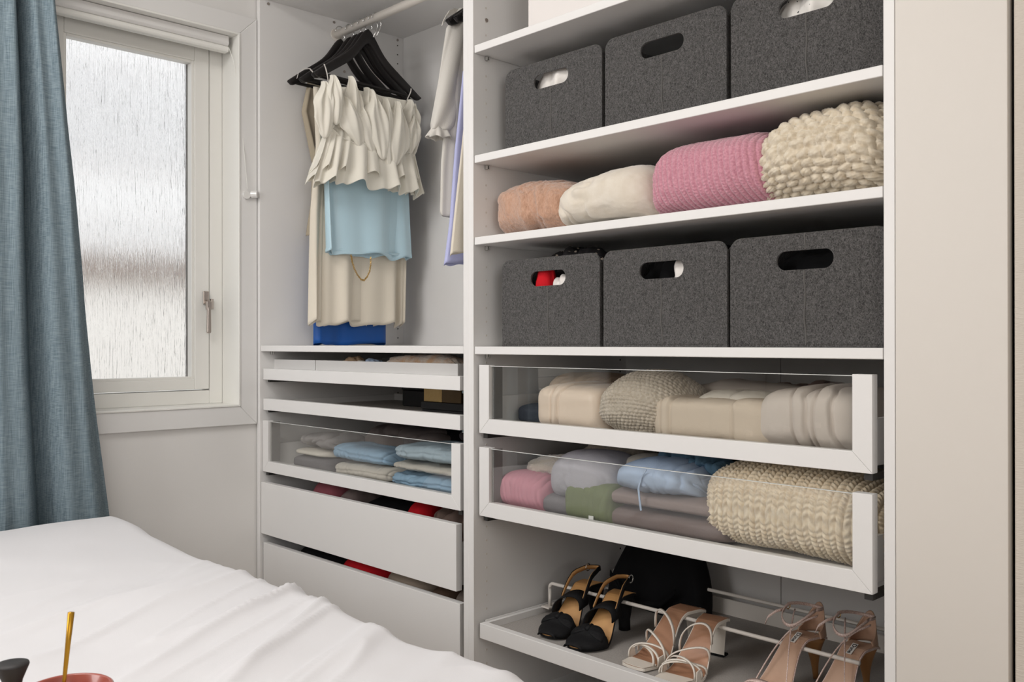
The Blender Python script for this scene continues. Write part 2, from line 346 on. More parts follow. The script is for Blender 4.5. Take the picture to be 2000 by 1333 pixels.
# ------------------------------------------------------------------ wardrobe units
P = .018; ZT = 1.996; DEP = .56
def peg_row(parent, x, y, zs, m_, nx, name='peg_hole', r=.0026):
    m = MB()
    for z in zs: m.tube([(x, y, z), (x + nx * .0006, y, z)], r, 8)
    return tag(m.obj(name, m_, parent), kind='stuff')
def unit(x0, x1, label, shelves, split=None):
    w = thing('wardrobe', label, 'wardrobe', ((x0 + x1) / 2, .28, 0))
    L_ = MB().box(x0, x0 + P - .0003, 0, DEP, 0, 2.012).obj('side_panel', WHITE, w, bevel=.0008, seg=1)
    R_ = MB().box(x1 - P + .0003, x1, 0, DEP, 0, 2.012).obj('side_panel', WHITE, w, bevel=.0008, seg=1)
    bx('top_panel', WHITE, w, x0 + P, x1 - P, .003, DEP, ZT, 2.012)
    bx('base_panel', WHITE, w, x0 + P, x1 - P, .003, DEP, .060, .078)
    bx('plinth', WHITE, w, x0 + P, x1 - P, .01, .025, 0, .06)
    sp = split or (x0 + x1) / 2
    bx('back_panel', WHITE, w, x0 + P, sp - .0008, DEP - .006, DEP, .078, ZT, .0005); bx('back_panel', WHITE, w, sp + .0008, x1 - P, DEP - .006, DEP, .078, ZT, .0005)
    for zt in shelves:
        s_ = bx('shelf', WHITE, w, x0 + P + .0018, x1 - P - .0018, .002, DEP - .008, zt - .0178, zt, .001)
        for xx, sg in ((x0 + P, 1), (x1 - P, -1)):
            for yy in (.040, .50):
                m = MB().box(xx + sg * .0003, xx + sg * .009, yy - .004, yy - .0015, zt - .0275, zt - .018).box(xx + sg * .0003, xx + sg * .009, yy + .0015, yy + .004, zt - .0275, zt - .018)
                m.box(xx + sg * .0003, xx + sg * .002, yy - .004, yy + .004, zt - .028, zt - .018); m.obj('shelf_pin', CHROME, s_, bevel=.0004, seg=1)
    return w, L_, R_
WR, WRL, WRR = unit(0.0, 1.0, 'white wardrobe frame on the right with shelves of felt boxes and glass drawers', (1.6135, 1.3585, 1.169, .916), .4862)
WL, WLL, WLR = unit(-1.0, -.0, 'white wardrobe frame next to the window with clothes rail and drawers', (.9168,))
PL = mat('pale_peg_plug', (.66, .62, .57), .4)
zs = [z for z in np.arange(.110, 1.98, .032) if min(abs(z - s + .022) for s in (1.6135, 1.3585, 1.169, .916)) > .014]
peg_row(WRL, P, .040, zs, PL, 1); peg_row(WRL, P, .530, np.arange(.110, 1.98, .032), DARK, 1)
peg_row(WLL, -.982, .530, np.arange(.110, 1.98, .032), DARK, 1, r=.0024)
# screws heads near the corners of the top
for (xx, yy, zz) in ((-.982, .27, 1.985), (-.982, .53, 1.985), (-.982, .03, 1.985), (-.982, .31, 1.83)):
    MB().tube([(xx, yy, zz), (xx + .0012, yy, zz)], .0045, 12).obj('screw_head', STEEL, WLL)
MB().tube([(P, .042, 1.682), (P + .001, .042, 1.682)], .0048, 12).obj('screw_head', STEEL, WRL)
# clothes rail
RY, RZ = .277, 1.944
rail = MB().tube([(-.981, RY, RZ), (-.019, RY, RZ)], .0128, 24).obj('clothes_rail', METALW, WL, smooth_=True)
for xx in (-.981, -.022):
    MB().tube([(xx, RY, RZ), (xx + .003, RY, RZ)], .021, 20).obj('rail_bracket', METALW, rail, bevel=.001)

# cover panel at the right end
cpn = thing('cover_panel', 'tall plain cream cover panel at the right end of the wardrobe', 'panel', (1.08, .01, 0))
bx('panel_board', PANEL, cpn, 1.0014, 1.1612, -.0015, .018, 0, 2.2, .0006)
bx('fixing_strip', PANEL, cpn, 1.0014, 1.03, .018, .06, 0, 2.2)

# drawers
FT = .019
def drawer_box(p, name, x0, x1, z0, h, bottom=None, skew=0):
    m = MB(); yb = .50; y0 = .012 + FT
    m.box(x0 + .012, x0 + .02, y0, yb, z0 + .008, z0 + h); m.box(x1 - .02, x1 - .012, y0, yb, z0 + .008, z0 + h)
    m.box(x0 + .02, x1 - .02, yb - .008, yb, z0 + .008, z0 + h); m.box(x0 + .02, x1 - .02, y0, yb - .008, z0 + .012, z0 + .018)
    return m.obj(name, WHITE, p, bevel=.0006, seg=1)
def glass_drawer(w, x0, x1, z0, z1, y=.008):
    d = drawer_box(w, 'drawer', x0, x1, z0, .085)
    s = .0335
    MB().prism([(x0, z0), (x1, z0), (x1 - s, z0 + s), (x0 + s, z0 + s)], y, y + FT, 'y').obj('bottom_rail', WHITE, d, bevel=.0007, seg=2)
    MB().prism([(x0, z0 + .0004), (x0 + s - .0004, z0 + s), (x0 + s - .0004, z1), (x0, z1)], y, y + FT, 'y').obj('stile', WHITE, d, bevel=.0007, seg=2)
    MB().prism([(x1, z0 + .0004), (x1, z1), (x1 - s + .0004, z1), (x1 - s + .0004, z0 + s)], y, y + FT, 'y').obj('stile', WHITE, d, bevel=.0007, seg=2)
    MB().box(x0 + s, x1 - s, y + .006, y + .010, z0 + s, z1 - .003).obj('glass_pane', GLASS, d)
    MB().box(x0 + s, x1 - s, y + .0059, y + .0101, z1 - .0032, z1 - .0022).obj('glass_edge', GEDGE, d)
    MB().box(x0 + s - .0008, x0 + s + .004, y + .011, y + FT + .02, z0 + s, z1 - .004).obj('seal', mat('seal', (.22, .21, .20), .6), d)
    for xx in (x0 + .004, x1 - .018):
        MB().box(xx, xx + .014, y + .01, .5, z0 - .012, z0 - .002).obj('runner', SLOT, d)
    return d
def solid_drawer(w, x0, x1, z0, z1, y=.008, ang=0):
    d = drawer_box(w, 'drawer', x0, x1, z0, .11)
    f_ = MB().box(x0, x1, y, y + FT, z0, z1).obj('drawer_front', WHITE, d, bevel=.001, seg=2)
    return d
glass_drawer(WR, .0285, .9600, .7165, .8738); glass_drawer(WR, .0285, .9600, .5255, .684)
glass_drawer(WL, -.9785, -.0385, .527, .685)
d4 = solid_drawer(WL, -.978, -.047, .3355, .4945)
d4.location.y = -.006
solid_drawer(WL, -.975, -.041, .1495, .3065)
# pull-out trays of the left unit
def tray(w, x0, x1, z0, z1, zb, y=.008):
    d = MB().box(x0 + .01, x1 - .01, y + FT, .50, zb - .006, zb).obj('pull_out_tray', mat('tray_bottom', (.62, .58, .54), .6), w)
    bx('tray_front', WHITE, d, x0, x1, y, y + FT, z0, z1, .001, 2)
    for xx in (x0 + .004, x1 - .012): bx('tray_side', WHITE, d, xx, xx + .008, y + FT, .5, zb - .008, z1 - .006)
    bx('tray_back', WHITE, d, x0 + .01, x1 - .01, .5, .506, zb - .006, z1 - .004)
    bx('runner', SLOT, d, x0 + .006, x0 + .016, y + .012, .49, z0 - .008, z0 - .001)
    bx('runner', CHROME, d, x1 - .016, x1 - .006, y + .02, .49, z0 - .008, z0 - .001)
    return d
T1 = tray(WL, -.975, -.0400, .8115, .8455, .822)
T2 = tray(WL, -.975, -.0400, .7175, .7530, .728)
# accessory inserts standing in the upper tray
def insert(x0, x1, z0, z1, label):
    t_ = thing('jewellery_insert', label, 'tray insert', ((x0 + x1) / 2, .25, z0))
    m = MB(); y0, y1, k = .050, .47, .006
    m.box(x0, x1, y0, y0 + k, z0, z1).box(x0, x1, y1 - k, y1, z0, z1).box(x0, x0 + k, y0 + k, y1 - k, z0, z1).box(x1 - k, x1, y0 + k, y1 - k, z0, z1)
    m.obj('rim', WHITE, t_, bevel=.001); bx('felt_base', TRAYF, t_, x0 + k, x1 - k, y0 + k, y1 - k, z0, z0 + .003)
    for q_ in (1, 2): bx('divider', WHITE, t_, x0 + (x1 - x0) * q_ / 3 - .002, x0 + (x1 - x0) * q_ / 3 + .002, y0 + k, y1 - k, z0 + .003, z1 - .004)
i0 = at(529, 702, y=.05); i1 = at(615, 702, y=.05); i2 = at(894, 709, y=.05)
insert(i0.x, i1.x, .8225, i0.z, 'narrow white drawer insert at the left of the upper tray')
insert(i1.x + .004, i2.x, .8225, i0.z, 'wide white drawer insert at the right of the upper tray')

# unseen dark chest added along the window wall to darken the drawer glass reflection
ch = thing('dark_reflection_chest', 'dark brown chest of drawers added unseen beyond the bed to darken the drawer glass reflection', 'chest', (-.8, -2.4, 0))
DKW = mat('dark_brown_wood', (.060, .045, .036), .5, var=(4, (.04, .03, .025), (1, 1, 12), .3, .7))
bx('body', DKW, ch, -.99, -.62, -2.92, -1.66, .06, 1.25, .004, 2)
for i in range(2):
    for k in range(4):
        f_ = bx('drawer', DKW, ch, -.62, -.602, -2.90 + .615 * i, -2.305 + .615 * i, .09 + .29 * k, .365 + .29 * k, .003, 2)
        for yy in (-2.75 + .615 * i, -2.455 + .615 * i): MB().tube([(-.602, yy, .23 + .29 * k), (-.580, yy, .23 + .29 * k)], .014, 16).obj('knob', STEEL, f_)

# shoe tray of the right unit
ST = MB().box(.040, .955, .028, .52, .256, .262).obj('shoe_tray', TRAYF, WR)
bx('tray_front', WHITE, ST, .0300, .960, .008, .026, .2425, .2775, .001, 2)
for xx in (.0305, .948): MB().box(xx, xx + .010, .026, .5, .258, .277).box(xx - .001, xx + .001, .026, .5, .277, .281).obj('tray_side', WHITE, ST, bevel=.0006)
bx('tray_back', METALW, ST, .04, .955, .517, .523, .256, .300)
for yy, zz, xe in ((.212, .3385, .842), (.455, .333, .93)):
    pa = [(.0365 + .022, yy, .281), (.0365 + .022, yy, zz - .012)]
    for k in range(6): a_ = pi / 2 * k / 5; pa.append((.0585 + .012 * (1 - cos(a_)), yy, zz - .012 + .012 * sin(a_)))
    pa += [(xe - .012, yy, zz)]
    if xe < .9: pa += [(xe, yy, zz)]
    else:
      for k in range(6): a_ = pi / 2 * k / 5; pa.append((xe - .012 + .012 * sin(a_), yy, zz - .012 * (1 - cos(a_))))
    if xe > .9: pa += [(xe, yy, .265)]
    rr = MB().tube(pa, .0042, 12).obj('shoe_rail', METALW, ST, smooth_=True)
    bx('rail_foot', METALW, rr, .040, .066, yy - .012, yy + .03, .277, .2812)

# ------------------------------------------------------------------ soft goods
def roll_pts(x0, x1, y0, y1, z0, z1, n=2.4, ex=3.5, disp=None, nu=70, nv=96, tilt=0, zend=.75, clipz=None, clipy=None, ang=0, top=None, seed=0):
    s = np.linspace(-1, 1, nu); t = s * 1.5 - .5 * s ** 3
    th = np.linspace(0, 2 * pi, nv, endpoint=False)
    hx, hy, hz = (x1 - x0) / 2, (y1 - y0) / 2, (z1 - z0) / 2; cx, cy, cz = (x0 + x1) / 2, (y0 + y1) / 2, (z0 + z1) / 2
    T, TH = np.meshgrid(t, th, indexing='ij')
    r = np.maximum(1 - np.abs(T) ** ex, 0) ** (1 / ex)
    ct, st = np.cos(TH), np.sin(TH)
    cc = np.sign(ct) * np.abs(ct) ** (2 / n); ss = np.sign(st) * np.abs(st) ** (2 / n)
    X = T * hx; S = TH * (hy + hz) / 2
    D = disp(X, S, TH) * np.minimum(1, r * 1.5) if disp else 0
    A = hz * (r ** zend)
    if top is not None: A = A * top(T)
    Y = cy + (hy * r) * cc + D * ct
    Z = cz - hz + A + A * ss + D * st
    Z = np.where(Z < z0 + .0, z0, Z)
    Z = Z + tilt * X * (ss > -.2) * np.clip(ss + .2, 0, 1)
    if clipz is not None: Z = np.minimum(Z, clipz)
    if clipy is not None: Y = np.maximum(Y, clipy)
    X = X + cx + (D * np.sign(T) * np.abs(T) ** 6 if disp else 0)
    if ang:
        c_, s_ = cos(ang), sin(ang); dx, dy = X - cx, Y - cy; X, Y = cx + c_ * dx - s_ * dy, cy + s_ * dx + c_ * dy
    return np.stack([X, Y, Z], -1)
# surface patterns, metres
def d_rib(p=.0125, q=.0085, a=.0052):
    def f(X, S, TH):
        c = (X + .05 * np.sin(TH * 1.0) * .3) / p
        rib = np.abs(np.sin(pi * c)) ** .7
        return a * (rib - .6) * (.75 + .35 * np.sin(2 * pi * S / q + pi * np.floor(c))) + .003 * fbm(X * 12, S * 12, 3)
    return f
def d_chunky(p=.023, q=.0205, a=.012, seed=1):
    def f(X, S, TH):
        w = .20 * fbm(X * 30, S * 30, seed)
        r_ = np.floor(S / q + w); c = X / p + .5 * (r_ % 2) + .3 * fbm(X * 25, S * 25, seed + 5)
        fc = c - np.floor(c); fr = S / q + w - r_
        h = np.sqrt(np.clip(1 - ((fc - .5) * 2) ** 2 * .95, 0, 1)) * np.sqrt(np.clip(1 - ((fr - .5) * 2) ** 2 * .95, 0, 1))
        return a * (h - .4) + .0012 * np.sin(2 * pi * (fc * 2 + fr * 3)) + .004 * fbm(X * 10, S * 10, seed + 9)
    return f
def d_cable(p=.0235, q=.0118, a=.0085, seed=2, b=.004):
    def f(X, S, TH):
        c = X / p + .12 * fbm(X * 18, S * 18, seed); fc = c - np.floor(c); al = np.abs(fc - .5) * 2
        leg = np.sqrt(np.clip(1 - ((al - .48) / .48) ** 2, 0, 1))
        st = .5 + .5 * np.cos(2 * pi * (S / q - .75 * al + .15 * fbm(X * 30, S * 30, seed + 3)))
        return a * (leg * (.45 + .55 * st ** .7) - .45) + b * fbm(X * 9, S * 9, seed + 7)
    return f
def d_lacy(p=.0095, a=.0060, seed=4, big=.009):
    def f(X, S, TH):
        r_ = np.floor(S / p); c = X / p + .5 * (r_ % 2) + .35 * fbm(X * 60, S * 60, seed); fc = c - np.floor(c); fr = S / p - r_
        h = np.sqrt(np.clip(1 - ((fc - .5) ** 2 + (fr - .5) ** 2) * 3.6, 0, 1))
        return a * (h - .4) + big * fbm(X * 9, S * 9, seed + 5)
    return f
def d_soft(big=.008, fine=.0008, sc=11, seed=5, ridge=0, rs=(30, 5)):
    def f(X, S, TH):
        d = big * fbm(X * sc, S * sc * .8, seed) + fine * fbm(X * 160, S * 160, seed + 3)
        if ridge: d = d - 1.5 * ridge * (1 - np.abs(fbm(X * rs[0] + .9 * fbm(X * 8, S * 8, seed + 4), S * rs[1], seed + 6, 2))) ** 4 + .35 * ridge * fbm(X * rs[0] * 1.3, S * rs[1] * 1.3, seed + 8)
        return d
    return f
def d_layers(n, depth=.004, seed=6, amp=.003, wr=.002, z_h=.04):
    """folded layers: grooves running along x on the front"""
    def f(X, S, TH):
        k = (np.sin(TH) * .5 + .5) * n + .15 * fbm(X * 10, TH * 0 + 3, seed); fr = k - np.floor(k)
        g = np.exp(-((fr - np.round(fr)) / .10) ** 2)
        return -depth * g * (np.cos(TH) < .3) + amp * fbm(X * 14, S * 14, seed) - wr * (1 - np.abs(fbm(X * 38, S * 9, seed + 2, 2))) ** 4
    return f
def d_gather(p=.012, a=.0035, seed=7, big=.004):
    def f(X, S, TH):
        c = X / p + .9 * fbm(X * 9, S * 7, seed) + .5 * fbm(X * 22, S * 16, seed + 1)
        return a * (np.abs(np.sin(pi * c)) ** .6 - .6) * (.55 + .45 * fbm(X * 12, S * 14, seed + 2)) + big * fbm(X * 9, S * 9, seed + 3)
    return f
def d_fold(xs, depth=.006, w=.003, step=.002, seed=8, big=.003, extra=0):
    def f(X, S, TH):
        d = big * fbm(X * 8, S * 8, seed) + .0008 * fbm(X * 60, S * 30, seed + 5)
        for i, x in enumerate(xs):
            q = X - x - .010 * fbm(S * 7, S * 0 + i, seed + i) - extra * (S % .5)
            d = d - depth * np.exp(-(q / w) ** 2) + step * np.tanh(q / (w * 2)) * (-1) ** i
        return d
    return f
def soft(name, label, cat, m_, x0, x1, y0, y1, z0, z1, disp, group=None, parent=None, **k):
    Pp = roll_pts(x0, x1, y0, y1, z0, z1, disp=disp, **k)
    o = MB().grid(Pp, cv=True, caps=True).obj(name, m_, parent, smooth_=True, loc=None if parent else ((x0 + x1) / 2, (y0 + y1) / 2, z0))
    if label: tag(o, label, cat, group)
    return o
def px(u0, u1, vt, y0, y1, z0, dy=.04):
    """left end, right end and top height from the photograph at true depths"""
    a = at(u0, 700, y=y0 + dy * .5); b = at(u1, 700, y=y0 + dy); c = at((u0 + u1) / 2, vt, y=y0 + (dy if vt < 672 else 0.02))
    return a.x, b.x, y0, y1, z0, c.z

WOOLT = mat('terracotta_wool', (.56, .34, .24), .95, sheen=.6, spec=.1, var=(210, (.44, .25, .165), (1, 1, .45), .3, .65), dist=1, bump=(260, .9, (1, 1, .5), .003))
WOOLC = mat('cream_wool', (.73, .67, .58), .95, sheen=.5, spec=.1, bump=(330, .4, ONE, .001), var=(40, (.66, .59, .49), ONE, .3, .7))
WOOLP = mat('pink_wool', (.62, .30, .36), .95, sheen=.6, spec=.1, var=(260, (.46, .19, .25), ONE, .3, .65), bump=(500, .6, ONE, .001))
YARN = mat('ecru_yarn', (.74, .66, .53), .95, sheen=.4, spec=.1, var=(90, (.60, .50, .36), ONE, .25, .6), bump=(420, .6, (1, 1, .6), .001))
YARN2 = mat('sand_yarn', (.84, .73, .56), .95, sheen=.4, spec=.1, var=(90, (.70, .56, .38), ONE, .25, .6), bump=(420, .6, (1, 1, .6), .001))
OATM = mat('oatmeal_yarn', (.64, .57, .48), .95, sheen=.4, spec=.1, var=(160, (.50, .43, .34), ONE, .25, .6), bump=(500, .6, ONE, .001))

Z3 = 1.169
a = px(958, 1116, 333, .020, .30, Z3); soft('rolled_sweater', 'terracotta wool sweater rolled up, leftmost on the knitwear shelf', 'sweater', WOOLT, *a[:5], 1.300, d_soft(.006, .0012, 9, 1, ridge=.006, rs=(22, 2)), n=3, ex=4.2, nu=90, nv=140, clipz=1.335, top=lambda t: 1 - .05 * (t + .3) ** 2)
soft('rolled_sweater', 'plain cream wool sweater between the terracotta and pink ones', 'sweater', WOOLC, .228, .502, .014, .30, Z3, 1.297, d_soft(.007, .0006, 7, 5, ridge=.006, rs=(9, 4)), n=2.7, ex=3.4, nu=90, nv=140, clipz=1.335, top=lambda t: .94 + .09 * t)
soft('rolled_sweater', 'pink ribbed knit sweater on the knitwear shelf', 'sweater', WOOLP, .498, .770, .010, .31, Z3, 1.314, d_rib(), n=2.9, ex=5, nu=260, nv=340, clipz=1.336, top=lambda t: 1.0 - .02 * (t - .2) ** 2)
soft('rolled_sweater', 'thick ecru bobble-knit sweater at the right of the knitwear shelf', 'sweater', YARN, .722, .9805, .004, .31, Z3, 1.3335, d_chunky(), n=2.5, ex=3.0, nu=220, nv=320, clipz=1.338, tilt=0, top=lambda t: .97 + .04 * t)

# felt storage boxes
def felt_box(label, x, y, z, w=.293, h=.195, d=.32):
    t_ = thing('felt_box', label, 'storage box', (x, y, z), 'grey felt storage boxes on the shelves')
    k = .0042; rc = .022; hs, hw = .0165, .0355
    zc = h - .046
    # front with handle slot: built from outline strips around the slot
    def rrect(cx, cz, hx, hz, r, n=8):
        pts = []
        for sx, sz, a0_ in ((1, 1, 0), (-1, 1, pi / 2), (-1, -1, pi), (1, -1, 3 * pi / 2)):
            for i in range(n):
                a_ = a0_ + pi / 2 * i / (n - 1); pts.append((cx + sx * (hx - r) + r * cos(a_), cz + sz * (hz - r) + r * sin(a_)))
        return pts
    def face(y0, y1, slot, name, mt=FELT):
        n = 8
        out = rrect(0, h / 2, w / 2, h / 2, .001, n)
        out = []
        for sx, sz, a0_, r in ((1, 1, 0, rc), (-1, 1, pi / 2, rc), (-1, -1, pi, .002), (1, -1, 3 * pi / 2, .002)):
            for i in range(n):
                a_ = a0_ + pi / 2 * i / (n - 1); out.append((sx * (w / 2 - r) + r * cos(a_), h / 2 + sz * (h / 2 - r) + r * sin(a_)))
        inn = rrect(0, zc, .0525, hs, hs - .0003, n)
        # bend a slight outward bulge
        def P_(p, yy): return (p[0], yy - .003 * cos(pi * p[0] / w) * sin(pi * min(max(p[1] / h, 0), 1)), p[1])
        m = MB(); N = len(out)
        if slot:
            rows = []
            for yy, rev in ((y0, 0), (y1, 1)):
                ring = [[P_(tuple(np.array(o_) * (1 - f_) + np.array(i_) * f_), yy) for o_, i_ in zip(out, inn)] for f_ in (0, .25, .5, .75, 1)]
                rows.append(ring)
            G = rows[0] + rows[1][::-1]
            m.grid(np.array(G), cu=True, cv=True)
        else: m.prism(out, y0, y1, 'y')
        return m.obj(name, mt, t_, bevel=0 if slot else .001)
    f_ = face(0, k, True, 'front_panel')
    face(d - k, d, False, 'back_panel')
    # centre crease: stitched pinch running down the front, pushed in line
    for (za, zb) in ((0.004, zc - hs - .001), (zc + hs + .001, h - .001)):
        rows = []
        for i in range(14):
            q_ = i / 13; zz = za + (zb - za) * q_; yy = -.003 * sin(pi * min(max(zz / h, 0), 1)); jx = .0012 * sin(zz * 90) + .0008
            rows.append([(jx - .0016, yy + .0005, zz), (jx - .0006, yy - .0009, zz), (jx + .0006, yy - .0009, zz), (jx + .0016, yy + .0005, zz)])
        MB().grid(np.array(rows), cv=True, caps=True).obj('crease', FELTE, f_)
    for sx in (-1, 1):
        xx = sx * (w / 2 - k / 2 - .0005)
        MB().prism([(k, 0), (d - k, 0), (d - k, h - rc), (d * .9, h), (d * .1, h), (k, h - rc)], xx - k / 2, xx + k / 2, 'x').obj('side_panel', FELT, t_, bevel=.001)
    MB().box(-w / 2 + k, w / 2 - k, k, d - k, 0, .004).obj('base', FELT, t_)
    m = MB()
    for i in range(40): m.box(-w / 2 + .006 + i * (w - .012) / 40, -w / 2 + .006 + (i + .6) * (w - .012) / 40, -.0008, .0001, .0045, .0056)
    tag(m.obj('stitching', DARK, f_), kind='stuff')
    for o_ in [t_]: pass
    return t_
def place_box(label, x0, y, z, w=.293):
    t_ = felt_box(label, 0, 0, 0, w); t_.location = (x0 + w / 2, y, z); return t_
zU, zL = 1.3587, .9162
place_box('grey felt box at the left of the upper row, white cloth in its handle slot', .0655, .058, zU)
place_box('grey felt box in the middle of the upper row, dark empty handle slot', .3700, .055, zU)
place_box('grey felt box at the right of the upper row, spotted cloth in its handle slot', .6760, .050, zU, .300)
place_box('grey felt box left in the lower row, red and white cloth in its slot', .0830, .030, zL)
place_box('grey felt box mid lower row, black and white cloth in its slot', .3880, .028, zL)
place_box('grey felt box at the right of the lower row, handle slot plain dark', .6880, .028, zL, .2925)

def spotted(name, c1, c2, sc, thr=.32):
    m = bpy.data.materials.new(name); m.use_nodes = True; nt = m.node_tree; p = nt.nodes['Principled BSDF']; p.inputs['Roughness'].default_value = .85
    tc = nt.nodes.new('ShaderNodeTexCoord'); v = nt.nodes.new('ShaderNodeTexVoronoi'); v.inputs['Scale'].default_value = sc
    nt.links.new(tc.outputs['Object'], v.inputs['Vector']); r = nt.nodes.new('ShaderNodeValToRGB'); r.color_ramp.interpolation = 'CONSTANT'
    r.color_ramp.elements[0].color = (*c2, 1); r.color_ramp.elements[1].color = (*c1, 1); r.color_ramp.elements[1].position = thr
    nt.links.new(v.outputs['Distance'], r.inputs[0]); nt.links.new(r.outputs[0], p.inputs['Base Color']); return m
WCOT = linen('white_cotton', (.82, .78, .74)); RED = linen('red_cloth', (.55, .012, .02)); FLOR = spotted('dark_floral', (.02, .018, .02), (.5, .42, .34), 55, .18)
DOT = spotted('white_spotted_jersey', (.80, .77, .73), (.05, .05, .05), 75, .16)
sf = d_soft(.010, .0008, 14, 3, ridge=.008, rs=(40, 12))
soft('folded_cloth', 'white crumpled cloth inside the left felt box of the upper row', 'cloth', WCOT, .12, .32, .072, .16, zU + .006, zU + .186, sf, n=3)
soft('folded_cloth', 'white spotted cloth inside the right felt box of the upper row', 'cloth', DOT, .73, .93, .064, .16, zU + .006, zU + .184, sf, n=3)
soft('folded_cloth', 'dark floral scarf heaped in the left felt box of the lower row', 'scarf', FLOR, .13, .33, .075, .24, zL + .100, zL + .218, d_soft(.014, .001, 22, 9, ridge=.012, rs=(40, 20)), n=2.2)
soft('folded_cloth', 'white cloth at the right of the slot in the lower left felt box', 'cloth', WCOT, .22, .31, .043, .072, zL + .08, zL + .156, sf, n=2.2, nu=40, nv=50)
soft('folded_cloth', 'red cloth at the left of the slot in the lower left felt box', 'cloth', RED, .170, .222, .045, .072, zL + .06, zL + .184, sf, n=2.2, nu=30, nv=40)
soft('folded_cloth', 'black garment filling the middle felt box of the lower row', 'cloth', BLACK, .41, .66, .07, .30, zL + .006, zL + .208, d_soft(.012, .001, 18, 12, ridge=.01), n=3)
soft('folded_cloth', 'black filler added inside the right felt box of the lower row to darken its slot', 'cloth', BLACK, .72, .95, .06, .30, zL + .006, zL + .180, d_soft(.008, .001, 18, 13), n=3)  # black block standing in for the shade behind the handle slot
soft('folded_cloth', 'small white cloth in the slot of the middle lower felt box', 'cloth', WCOT, .545, .592, .044, .070, zL + .10, zL + .170, sf, n=2.2, nu=30, nv=40)
# white carton on the top shelf
wc = thing('storage_carton', 'plain white carton on the top shelf of the right unit', 'box', (.35, .2, 1.6137))
c0 = at(1031, 40, y=.045)
bx('carton_body', mat('white_card', (.78, .74, .715), .7), wc, c0.x, c0.x + .38, .045, .38, 1.6137, 1.78, .002); bx('carton_lid', MC['white_card'], wc, c0.x - .003, c0.x + .383, .042, .383, 1.78, 1.82, .002)

# ---- contents of the upper right glass drawer (floor of the drawer z .7345)
D1 = .7350
SAT = mat('cream_satin', (.80, .66, .53), .42, sheen=.2, bump=(300, .1, ONE, .001)); TAN = linen('tan_cloth', (.50, .38, .28)); NAVY = linen('dark_navy_cloth', (.03, .033, .045))
BEI = linen('beige_cotton', (.70, .60, .49)); LIN = linen('pale_linen', (.70, .63, .57)); MAU = linen('mauve_brown_cloth', (.33, .22, .19)); CRE = linen('cream_cotton', (.74, .69, .61))
YI = .040
soft('folded_garment', 'tan folded top at the back left of the upper glass drawer', 'garment', TAN, .075, .27, .15, .36, .775, .855, d_soft(.006, .0006, 9, 21, ridge=.006, rs=(25, 3)), n=2.6)
soft('folded_garment', 'dark navy garment in the left corner of the upper glass drawer', 'garment', NAVY, .055, .235, .07, .34, D1, .786, d_soft(.004, .0005, 9, 22), n=4)
a = px(1051, 1172, 777, YI, .24, D1); soft('folded_garment', 'cream satin garment rolled in three folds in the upper glass drawer', 'garment', SAT, a[0], a[1] + .02, YI, .24, D1, .833, d_fold((-.035, -.012), .007, .0028, .002, 23), n=4.2, ex=7, nu=110)
soft('folded_garment', 'oatmeal open-knit jumper heaped in the upper glass drawer', 'sweater', OATM, .325, .545, .036, .25, D1, .856, d_lacy(), n=2.1, ex=2.4, nu=190, nv=230, clipy=.032, clipz=.872)
soft('folded_garment', 'beige cloth lying behind the oatmeal jumper in the upper glass drawer', 'garment', LIN, .40, .74, .20, .40, D1, .838, d_soft(.008, .0006, 9, 25, ridge=.006, rs=(12, 8)), n=2.6, tilt=-.05)
soft('folded_garment', 'beige trousers folded flat in the middle of the upper glass drawer', 'trousers', BEI, .488, .755, YI - .002, .19, D1, .820, d_fold((-.098, -.088, .052), .006, .0028, .0025, 26), n=4.5, ex=7, nu=100)
soft('folded_garment', 'cream top with turned-back edge on the beige trousers', 'garment', CRE, .55, .74, .085, .22, .790, .834, d_soft(.005, .0005, 9, 27, ridge=.006, rs=(14, 8)), n=2.6)
soft('folded_garment', 'mauve-brown crumpled cloth at the back of the upper glass drawer', 'garment', MAU, .52, .86, .30, .44, D1, .842, d_soft(.008, .001, 14, 28, ridge=.008), n=2.4)
a = px(1487, 1700, 770, YI, .3, D1); soft('folded_garment', 'pale linen garment folded high at the right of the upper glass drawer', 'garment', LIN, .722, .925, YI - .006, .26, D1, .855, d_fold((-.03, -.005, .012, .042), .007, .003, .003, 29, .004, .05), n=3.2, ex=5, nu=120, top=lambda t: .95 + .07 * np.minimum(t, .3))
# ---- lower right glass drawer (floor .544)
D2 = .544
PINK = linen('dusty_pink_jersey', (.60, .27, .33)); LAV = linen('lavender_grey_sweat', (.44, .43, .47)); OLV = linen('olive_green_cloth', (.17, .20, .10)); TAU = linen('taupe_brown_cloth', (.20, .155, .145)); TAU2 = linen('taupe_cloth', (.27, .215, .20))
LBL = linen('pale_blue_cotton', (.42, .53, .70)); FLUF = mat('beige_fleece', (.57, .50, .42), .98, sheen=.8, spec=.05, bump=(240, .9, ONE, .003)); GRYM = linen('mid_grey_cloth', (.19, .18, .19)); DENB = linen('denim_mid_blue', (.13, .24, .35))
a = px(966, 1072, 955, .036, .2, D2); soft('folded_garment', 'dusty pink gathered top in the left corner of the lower glass drawer', 'garment', PINK, a[0] + .004, a[1] + .01, .036, .16, D2, .629, d_gather(.0135, .0055, 31), n=2.8, ex=3.5, nu=110)
soft('folded_garment', 'beige fleece above the pink top in the lower glass drawer', 'garment', FLUF, .085, .265, .085, .27, .61, .665, d_soft(.008, .002, 12, 32), n=2.4)
soft('folded_garment', 'grey-beige soft cloth at the back left of the lower glass drawer', 'garment', OATM, .10, .33, .20, .34, .60, .688, d_soft(.012, .001, 20, 33, ridge=.006), n=2.2)
sr = mat('black_white_stripe', (.02, .02, .02), .9); nt = sr.node_tree
